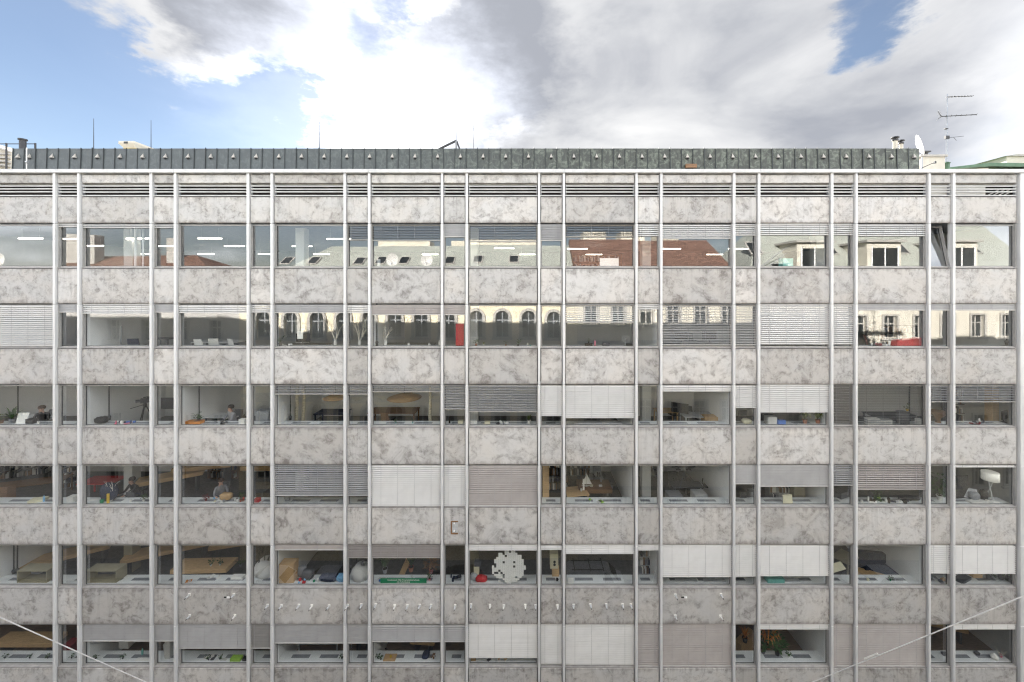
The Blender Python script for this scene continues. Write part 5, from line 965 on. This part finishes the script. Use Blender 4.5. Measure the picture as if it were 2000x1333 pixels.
sheet(622, 5, .6, .7, 'paper', 'poster sheet lying on the table', 1.4, -.02, .1, 82); desk(630, 5, 1.6, 1.8, .9, 0, 'lgrey', 'grey desk'); plant(668, 5, .42, .2, 'bush', 'dgrey', n=14, label='small round grey-green plant')
beam_table(710, 5, 1.7, .9, .6, 'small wooden table', R(10), .75); beam_table(829, 5, 1.6, 1.1, .7, 'light wooden table', R(-4), .78); chair(745, 5, 1.7, R(60), 'dwood', 'folding wooden chair'); chair(845, 5, 2.4, R(-20), 'dwood', 'wooden chair at the table')
boxx(762, 5, .5, .3, .06, 'card', 'tan tray with yellow bowl', .45, lid=False, name='tray', cat='tray'); mug(763, 5, .45, 'yellow bowl on tray', 'yellow'); blob('scarf', 832, 5, .3, .4, .12, 'navy', 'dark blue scarf over the bench edge', 'cloth', .55, seed=31); plant(738, 5, .45, .18, 'bush', 'black', n=10, label='dark little plant'); plant(744, 5, .38, .16, 'bush', 'dgrey', n=10, label='second little plant'); plant(847, 5, .42, .18, 'bush', 'dwood', n=12, lm='dwood', label='dry brown plant'); 
boxx(925, 5, .2, .2, .14, 'card', 'small tan carton', .42); clutter(965, 5, 8, 1.2, 'row of low dark things', ['card', 'dgrey', 'black', 'lgrey'], h=.08)
plant(1518, 5, .6, .75, 'bush', 'black', n=40, label='large plant in black pot'); plant(1490, 5, .7, .6, 'bush', 'dgrey', n=30, label='dark plant behind the mullion'); plant(1540, 5, .5, .24, 'bush', 'dish', n=16, label='low green potted herb'); plant(1500, 5, .9, .95, 'palm', 'terra', n=24, lm='orange', label='orange-leaved tall plant'); boxx(1455, 5, 1.2, .3, .7, 'wood', 'pale wooden stick furniture', 1.6, 'floor', rz=.6, name='crate', cat='crate'); plant(1455, 5, 1.2, .8, 'spike', 'dgrey', n=14, lm='orange', label='dry tall stalks')
t = item('desk_lamp', 'white crumpled paper lamp on the bench', 'lamp', 1942, 5, .42); MB().lathe([(.1, 0), (.14, .1), (.08, .2), (.03, .24)], 9).build('lamp_shade', M['paper'], t); MB().lathe([(.06, -.003), (.06, .0)], 9).build('base', M['dish'], t)
t = item('wire_bouquet', 'bunch of pale dried stalks', 'stalks', 1955, 5, .5, 'bench', 0, 0); m = MB(); rnd = random.Random(9)
for q in range(16): m.tube((0, 0, 0), (rnd.uniform(-.3, .15), rnd.uniform(-.15, .15), rnd.uniform(.25, .45)), .008, .004, 5)
m.build('stalks', M['twig'], t); MB().lathe([(.04, 0), (.05, .12)], 8).build('wrap', M['pink'], t)
boxx(1908, 5, .16, .12, .1, 'dgrey', 'dark microphone head', .62, name='microphone', cat='microphone'); boxx(1845, 5, .2, .14, .08, 'dgrey', 'dark cable reel', .6); beam_table(1838, 5, 2.4, 1.6, .7, 'wooden table', R(-18), .75)
# ------------------------------------------------------------------ people working at the windows
def person(px, r, y, label, shirt, hair, rz=0, lean=.1, seat=.47, trousers='navy'):
    x = wx(px, y); t = thing('person', label, 'person', (x, y, FLOOR[r]), rz)
    V = []; E = []; Rd = []
    def v(p, rad, par=None):
        V.append(p); Rd.append(rad)
        if par is not None: E.append((par, len(V) - 1))
        return len(V) - 1
    s = seat
    pel = v((0, 0, s + .08), .15); sp = v((0, -lean * .3, s + .28), .135, pel); ch = v((0, -lean * .7, s + .46), .155, sp); nk = v((0, -lean, s + .6), .065, ch)
    jw = v((0, -lean - .03, s + .70), .078, nk); hd = v((0, -lean - .01, s + .80), .098, jw); v((0, -lean, s + .87), .06, hd); v((0, -lean - .115, s + .735), .016, jw)
    for sx in (-1, 1):
        v((sx * .095, -lean, s + .76), .014, hd)
        sh = v((sx * .18, -lean * .8, s + .53), .062, ch); el = v((sx * .24, -lean - .12, s + .28), .046, sh); wr = v((sx * .17, -lean - .36, s + .29), .03, el); pm_ = v((sx * .16, -lean - .43, s + .285), .03, wr)
        for q, (fx, fl) in enumerate(((-.03, .07), (-.01, .085), (.01, .08), (.03, .06))):
            a = v((sx * .16 + fx, -lean - .47, s + .28), .0095, pm_); b_ = v((sx * .16 + fx, -lean - .47 - fl * .5, s + .275), .0085, a); v((sx * .16 + fx, -lean - .47 - fl, s + .26), .007, b_)
        a = v((sx * .16 - sx * .045, -lean - .42, s + .28), .01, pm_); v((sx * .16 - sx * .065, -lean - .46, s + .275), .008, a)
        hp = v((sx * .1, -.02, s + .06), .1, pel); kn = v((sx * .12, -.42, s + .05), .066, hp); an = v((sx * .12, -.44, .09), .042, kn); v((sx * .12, -.58, .04), .036, an)
    me = bpy.data.meshes.new('body'); me.from_pydata(V, E, []); ob = bpy.data.objects.new('tmp_body', me); COL.objects.link(ob)
    sk = ob.modifiers.new('s', 'SKIN'); sk.use_smooth_shade = True
    for i, d in enumerate(me.skin_vertices[0].data): d.radius = (Rd[i], Rd[i]); d.use_root = (i == 0)
    ob.modifiers.new('u', 'SUBSURF').levels = 1
    bpy.context.view_layer.update()
    bm_ = bpy.data.meshes.new_from_object(ob.evaluated_get(bpy.context.evaluated_depsgraph_get())); bpy.data.objects.remove(ob)
    bm_.materials.clear()
    for mm in ('skin', shirt, trousers): bm_.materials.append(M[mm])
    for p in bm_.polygons:
        c = p.center; p.use_smooth = True
        p.material_index = 0 if c.z > s + .62 or (c.y < -lean - .36 and c.z > s + .2) else (2 if c.z < s + .14 else 1)
    put('body', bm_, t)
    h = MB(); prf = [(.1, -.05), (.118, .0), (.112, .06), (.08, .1), (.03, .118)]
    h.lathe(prf, 14, (0, -lean + .018, s + .80)).build('hair', M[hair], t, None, True)
    for sx in (-1, 1): MB().lathe([(.002, 0), (.012, .004), (.002, .008)], 8).build('eye', M['black'], t, (sx * .035, -lean - .104, s + .77)).rotation_euler = (R(90), 0, 0)
    MB().box(-.022, .022, -lean - .108, -lean - .1, s + .692, s + .699).build('mouth', M['dred'], t)
person(88, 2, 1.25, 'person with brown hair in dark top bent over desk behind white laptop', 'black', 'brown_hair', R(30), .26)
person(456, 2, 1.25, 'person in grey top with dark hair sitting at white desk', 'gcloth', 'dark_hair', R(-20), .12)
person(268, 3, 1.5, 'person in dark clothes leaning over a dark laptop near rucksack', 'black', 'dark_hair', R(-15), .2, .5)
person(431, 3, 1.35, 'person in light grey shirt with brown hair bending over counter', 'gcloth', 'brown_hair', R(40), .22, .5)
for px, r, y_ in ((88, 2, 1.35), (456, 2, 1.35), (268, 3, 1.6), (431, 3, 1.45)): chair(px, r, y_, 0, 'dgrey', 'dark chair under seated person')

# ------------------------------------------------------------------ the other side of the street, mirrored in the panes
YO = -17.0
def arch_pts(w, z0, z1, n=8):
    zs = z1 - w / 2; pts = [(-w / 2, z0), (w / 2, z0), (w / 2, zs)]
    for q in range(1, n): a = math.pi * q / n; pts.append((w / 2 * math.cos(a), zs + w / 2 * math.sin(a)))
    return pts + [(-w / 2, zs)]
def house(name, label, x0, x1, eave, tops, sp, ww, wh, wall, style, trim='stone', y=YO):
    "facade facing +y at plane y, with recessed windows"
    t = thing(name, label, 'house', ((x0 + x1) / 2, y, 0)); c = (x0 + x1) / 2
    n = max(1, int((x1 - x0) / sp)); off = ((x1 - x0) - n * sp) / 2
    cols = [x0 - c + off + sp * (i + .5) for i in range(n)]
    wm = MB(); ed = [x0 - c] + [v for cc in cols for v in (cc - ww / 2, cc + ww / 2)] + [x1 - c]
    for i in range(0, len(ed), 2): wm.box(ed[i], ed[i + 1], -.35, 0, 0, eave)
    for cc in cols:
        zs = [0] + [v for tp in sorted(tops) for v in (tp - wh, tp)] + [eave]
        for i in range(0, len(zs), 2):
            if zs[i + 1] > zs[i]: wm.box(cc - ww / 2, cc + ww / 2, -.35, 0, zs[i], zs[i + 1])
    wm.build('wall', M[wall], t)
    MB().box(x0 - c, x1 - c, -.9, -.36, 0, eave).build('inner_wall', M['dgrey'], t)
    MB().box(x0 - c, x1 - c, 0.001, .55, eave - .45, eave).box(x0 - c, x1 - c, .001, .3, eave - .9, eave - .45).build('cornice', M[trim], t)
    for tp in sorted(tops)[:-1]: MB().box(x0 - c, x1 - c, .001, .14, tp + .75, tp + 1.0).build('string_course', M[trim], t)
    fr = MB(); fr.box(-ww / 2, -ww / 2 + .09, -.24, -.16, 0, wh).box(ww / 2 - .09, ww / 2, -.24, -.16, 0, wh).box(-.05, .05, -.24, -.16, 0, wh).box(-ww / 2, ww / 2, -.245, -.165, wh * .62, wh * .62 + .1).box(-ww / 2, ww / 2, -.24, -.16, 0, .09)
    fme = fr.mesh('window', M['grey' if wall == 'cream_wall' else 'stone'])
    gme = MB().box(-ww / 2, ww / 2, -.22, -.2, 0, wh).mesh('pane', M['dglass'])
    sur = MB()
    if style == 'arch':
        ap = arch_pts(ww, 0, wh); nA = 10; sur_v = []
        rr, r1 = ww / 2, ww / 2 + .24; zc = wh - ww / 2
        for q in range(nA):
            a0, a1 = math.pi * q / nA, math.pi * (q + 1) / nA
            pts = [(rr * math.cos(a0), zc + rr * math.sin(a0)), (r1 * math.cos(a0), zc + r1 * math.sin(a0)), (r1 * math.cos(a1), zc + r1 * math.sin(a1)), (rr * math.cos(a1), zc + rr * math.sin(a1))]
            sur.prism(pts, -.18, .12)
        # spandrels that round off the head of the opening
        for s in (-1, 1):
            pts = [(s * rr, wh)] + [(s * rr * math.cos(math.pi / 2 * q / 6), zc + rr * math.sin(math.pi / 2 * q / 6)) for q in range(7)]
            sur.prism(pts, -.2, -.002)
        sur.box(-r1, -rr, .001, .12, 0, zc).box(rr, r1, .001, .12, 0, zc)
    else: sur.box(-ww / 2 - .16, -ww / 2, .001, .1, 0, wh + .16).box(ww / 2, ww / 2 + .16, .001, .1, 0, wh + .16).box(-ww / 2, ww / 2, .001, .1, wh, wh + .16)
    sur.box(-ww / 2 - .3, ww / 2 + .3, .001, .22, -.16, -.001)
    sme = sur.mesh('surround', M[trim])
    ped = MB().prism([(-ww / 2 - .5, wh + .42), (ww / 2 + .5, wh + .42), (0, wh + 1.0)], .001, .3).box(-ww / 2 - .5, ww / 2 + .5, .001, .38, wh + .3, wh + .42).mesh('pediment', M[trim])
    for tp in tops:
        for cc in cols:
            w_ = put('window', fme, t, (cc, 0, tp - wh)); put('pane', gme, w_); put('surround', sme, w_)
            if style == 'arch' and tp == sorted(tops)[-3]: put('pediment', ped, w_)
    return t, c
fl = [21.4, 17.4, 13.4, 9.4, 5.2]
tB, cB = house('apartment_house', 'cream arched-window apartment house across the street, mirrored in the panes', -24.6, 4.3, 22.9, fl, 2.25, 1.15, 2.3, 'cream_wall', 'arch')
tC, cC = house('apartment_house', 'pale apartment house with rectangular windows across the street, mirrored on the right', 4.32, 18.3, 24.0, [22.0, 17.9, 13.8, 9.7, 5.4], 2.33, 1.05, 1.75, 'pale_wall', 'rect')
tA, cA = house('apartment_house', 'grey rendered house across the street, mirrored in the left panes', -46, -24.62, 22.6, [20.6, 16.6, 12.6, 8.6, 4.8], 2.9, 1.0, 1.7, 'grey_wall', 'rect', 'grey_wall')
tD, cD = house('apartment_house', 'beige house across the street, mirrored in the right-end panes', 18.32, 46, 22.8, [21.0, 16.8, 12.6, 8.4, 4.6], 2.6, 1.1, 1.9, 'beige', 'rect')
def roof(t, c, x0, x1, eave, ridge, run, m, hip0=0, hip1=0):
    a, b_ = x0 - c, x1 - c
    MB().add([(a, .5, eave + .002), (b_, .5, eave + .002), (b_ - hip1, -run, ridge), (a + hip0, -run, ridge), (b_, -2 * run - .5, eave), (a, -2 * run - .5, eave)],
             [(0, 1, 2, 3), (3, 2, 4, 5), (1, 4, 2), (0, 3, 5)]).build('roof', M[m], t)
roof(tB, cB, -24.6, 4.3, 22.9, 27.6, 6.5, 'groof', 4.5, 0)
roof(tC, cC, 4.32, 18.3, 24.0, 28.2, 6.5, 'tile')
roof(tA, cA, -46, -24.62, 22.6, 26.6, 6.5, 'tile', 0, 9)
roof(tD, cD, 18.32, 46, 22.8, 30.2, 6.5, 'groof', 5.5, 0)
for px in (560, 612, 700, 742, 787, 880, 935, 1005):
    x = (px - VX) * 37.4 / F
    o = MB().box(-.48, .48, -.65, .65, .02, .1).build('skylight', M['stone'], tB, (x - cB, -4.0, 25.93)); o.rotation_euler = (R(-33.9), 0, 0)
    MB().box(-.38, .38, -.55, .55, .101, .115).build('pane', M['dglass'], o)
for q, (x0, x1) in enumerate(((-16, -10.5), (-8, 1.5))): MB().box(x0 - cB, x1 - cB, -10, -8, 26, 28.3).build('penthouse_wall', M['pale_wall'], tB)
for q, (x0, x1) in enumerate(((6, 8.4), (10, 12.5), (14, 16))): MB().box(x0 - cC, x1 - cC, -10.5, -8, 26, 29.2).build('attic_wall', M['pale_wall'], tC)
for x in (25.5, 31.5, 38.5):
    d = MB().box(-1.5, 1.5, -6, -1.2, 23.2, 27.4).build('dormer', M['beige'], tD, (x - cD, 0, 0))
    MB().box(-1.75, 1.75, -6, -.9, 27.41, 27.6).build('dormer_roof', M['stone'], d); MB().box(-1.1, 1.1, -1.19, -1.12, 23.9, 26.9).build('dormer_pane', M['dglass'], d)
    MB().box(-1.2, -1.101, -1.19, -1.08, 23.8, 27.0).box(1.101, 1.2, -1.19, -1.08, 23.8, 27.0).box(-.05, .05, -1.115, -1.08, 23.8, 27.0).build('dormer_frame', M['white'], d)
for x in (21.5, 28.5, 35, 42):
    o = MB().box(-.6, .6, -.9, .9, .02, .1).build('skylight', M['stone'], tD, (x - cD, -3.6, 22.8 + 4.1 * (30.2 - 22.8) / 7.0)); o.rotation_euler = (R(-46.6), 0, 0)
    MB().box(-.48, .48, -.75, .75, .101, .115).build('pane', M['dglass'], o)
for k_ in range(7):
    z = 23.0 + k_ * .42; MB().box(19.2 + k_ * .5 - cD, 20.6 + k_ * .5 - cD, -2.4, -1.4, z, z + .06).build('roof_step', M['steel'], tD)
MB().tube((19.2 - cD, -1.4, 24.0), (23.2 - cD, -1.4, 27.0), .04).tube((19.2 - cD, -1.4, 23.5), (23.2 - cD, -1.4, 26.5), .03).build('stair_handrail', M['steel'], tD)
for (x, y_, z, lb) in ((-11.8, -17.4, 23.7, 'left of two on the copper roof opposite'), (-8.8, -17.4, 23.7, 'right of two on the copper roof opposite'), (-45.3, -17.0, 23.6, 'on the tiled roof opposite')):
    t = thing('satellite_dish', 'cream satellite dish ' + lb, 'satellite dish', (x, y_, z), 0, 'satellite dishes opposite')
    MB().tube((0, 0, 0), (0, 0, 1.9), .04).build('mount_pole', M['steel'], t)
    dm = MB(); vs = []; nn = 18
    for r_, d in ((.03, -.12), (.3, -.09), (.52, 0)):
        for q in range(nn): an = 2 * math.pi * q / nn; vs.append((r_ * math.cos(an), .1 + d, 2.1 + r_ * 1.08 * math.sin(an)))
    dm.add(vs, [(k * nn + q, k * nn + (q + 1) % nn, (k + 1) * nn + (q + 1) % nn, (k + 1) * nn + q) for k in range(2) for q in range(nn)] + [tuple(range(nn))]).build('reflector', M['dish'], t, None, True)
    MB().tube((0, .1, 1.62), (0, .5, 2.0), .015).build('feed_arm', M['mast'], t)
for (x, w_, z1) in ((-44, 2.6, 28.6), (-35.2, .7, 28.2)):
    MB().box(x - cA - w_ / 2, x - cA + w_ / 2, -5.9, -5.0, 25.5, z1).build('chimney', M['stone'], tA)

# ------------------------------------------------------------------ parked vehicles
def car(name, label, cat, x, y, rz, paint, kind):
    t = thing(name, label, cat, (x, y, 0), rz, 'vehicles parked opposite')
    if kind == 'van': st = [(-2.2, .35, .95, 1.72, .8), (-2.1, .3, .98, 1.8, .84), (.0, .28, .98, 1.84, .86), (.75, .28, .98, 1.78, .84), (1.0, .28, .98, 1.7, .83), (1.65, .3, 1.0, 1.02, .82), (2.1, .33, .85, .86, .78), (2.2, .4, .6, .61, .7)]
    else: st = [(-2.05, .35, .8, .82, .74), (-1.95, .3, .9, .92, .8), (-1.35, .28, .93, 1.38, .85), (-.8, .28, .94, 1.45, .86), (.15, .28, .93, 1.43, .86), (.95, .28, .92, .95, .85), (1.75, .3, .8, .82, .8), (2.05, .36, .6, .62, .7)]
    vs = []; fs = []
    for (xx, zb, zbelt, zt, hw) in st:
        g = max(0, zt - zbelt); ht = hw - g * .28
        vs += [(xx, -hw + .05, zb), (xx, -hw, zb + .15), (xx, -hw, zbelt), (xx, -ht, zt), (xx, -ht * .6, zt + .04), (xx, ht * .6, zt + .04), (xx, ht, zt), (xx, hw, zbelt), (xx, hw, zb + .15), (xx, hw - .05, zb)]
    for k in range(len(st) - 1):
        for i in range(10): j = (i + 1) % 10; fs.append((k * 10 + i, k * 10 + j, (k + 1) * 10 + j, (k + 1) * 10 + i))
    fs += [tuple(range(10))[::-1], tuple(range((len(st) - 1) * 10, len(st) * 10))]
    MB().add(vs, fs).build('body', M[paint], t)
    # glass: side windows, windscreen, rear window, 6 mm proud of the body
    a, b_ = (4, 5) if kind == 'van' else (4, 5)
    def P_(k, side, f):
        xx, zb, zbelt, zt, hw = st[k]; g = max(0, zt - zbelt); ht = hw - g * .28
        return Vector((xx, side * (hw + (ht - hw) * f + .008), zbelt + g * f))
    for s in (-1, 1):
        sm = MB()
        if kind == 'van': sm.add([P_(2, s, .12) + Vector((.55, 0, 0)), P_(4, s, .12) + Vector((.3, 0, 0)), P_(4, s, .9), P_(2, s, .9) + Vector((.55, 0, 0))], [(0, 1, 2, 3)])
        else: sm.add([P_(2, s, .1), P_(3, s, .1), P_(3, s, .9), P_(2, s, .85)], [(0, 1, 2, 3)]).add([P_(3, s, .1) + Vector((.06, 0, 0)), P_(4, s, .1) + Vector((.5, 0, 0)), P_(4, s, .88), P_(3, s, .9) + Vector((.06, 0, 0))], [(0, 1, 2, 3)])
        sm.build('side_window', M['dglass'], t)
    x0_, x1_ = (1.04, 1.6) if kind == 'van' else (.2, .92); z0_, z1_ = (1.7, 1.06) if kind == 'van' else (1.43, .98)
    MB().add([(x0_ + .02, -.6, z0_), (x0_ + .02, .6, z0_), (x1_ + .02, .72, z1_ + .02), (x1_ + .02, -.72, z1_ + .02)], [(0, 1, 2, 3)]).build('windscreen', M['dglass'], t, (.03, 0, .05))
    if kind != 'van': MB().add([(-1.37, -.58, 1.36), (-1.37, .58, 1.36), (-1.88, .68, .97), (-1.88, -.68, .97)], [(0, 1, 2, 3)]).build('rear_window', M['dglass'], t, (-.03, 0, .04))
    if kind == 'van':
        for s in (-.5, .5): MB().box(-1.9, .5, s - .03, s + .03, 1.88, 1.93).build('roof_rack_bar', M['dgrey'], t)
        for xx in (-1.7, -.5, .5): MB().box(xx - .03, xx + .03, -.7, .7, 1.931, 1.96).build('roof_rack_crossbar', M['black'], t)
    for xx in (-1.3, 1.3):
        for s in (-1, 1):
            w_ = MB().tube((xx, s * .62, .32), (xx, s * .87, .32), .32, None, 18).build('wheel', M['tyre'], t); MB().tube((xx, s * .86, .32), (xx, s * .88, .32), .2, .18, 12).build('rim', M['steel'], w_)
    e = 2.15 if kind == 'van' else 1.98
    for s in (-1, 1):
        MB().cham(-.1, .1, -.14, .14, 0, .12, .02).build('headlight', M['glare'], t, (e - .08, s * .56, .66)); MB().cham(-.04, .04, -.1, .1, 0, .2, .02).build('tail_light', M['tail'], t, (-e - .02, s * .6, .72))
        MB().box(-.06, .06, -.09, .09, 0, .12).build('wing_mirror', M[paint], t, (.85 if kind == 'van' else .75, s * .95, .98))
car('delivery_van', 'silver grey delivery van with roof bars parked across the street', 'van', 5.3, -13.9, 0, 'carsilver', 'van')
car('parked_car', 'white parked car mirrored in the narrow fifth-row pane', 'car', -20.3, -13.9, R(180), 'carwhite', 'car')
car('parked_car', 'silver parked car mirrored behind the cardboard box', 'car', -14.9, -13.9, 0, 'carsilver', 'car')
car('parked_car', 'black parked car mirrored beside the green sign window', 'car', -5.6, -13.9, R(180), 'cardark', 'car')
car('parked_car', 'dark parked car further right across the street', 'car', 12.0, -13.9, 0, 'cardark', 'car')
car('parked_car', 'silver parked car mirrored at the right end', 'car', 27.0, -13.9, R(180), 'carsilver', 'car')
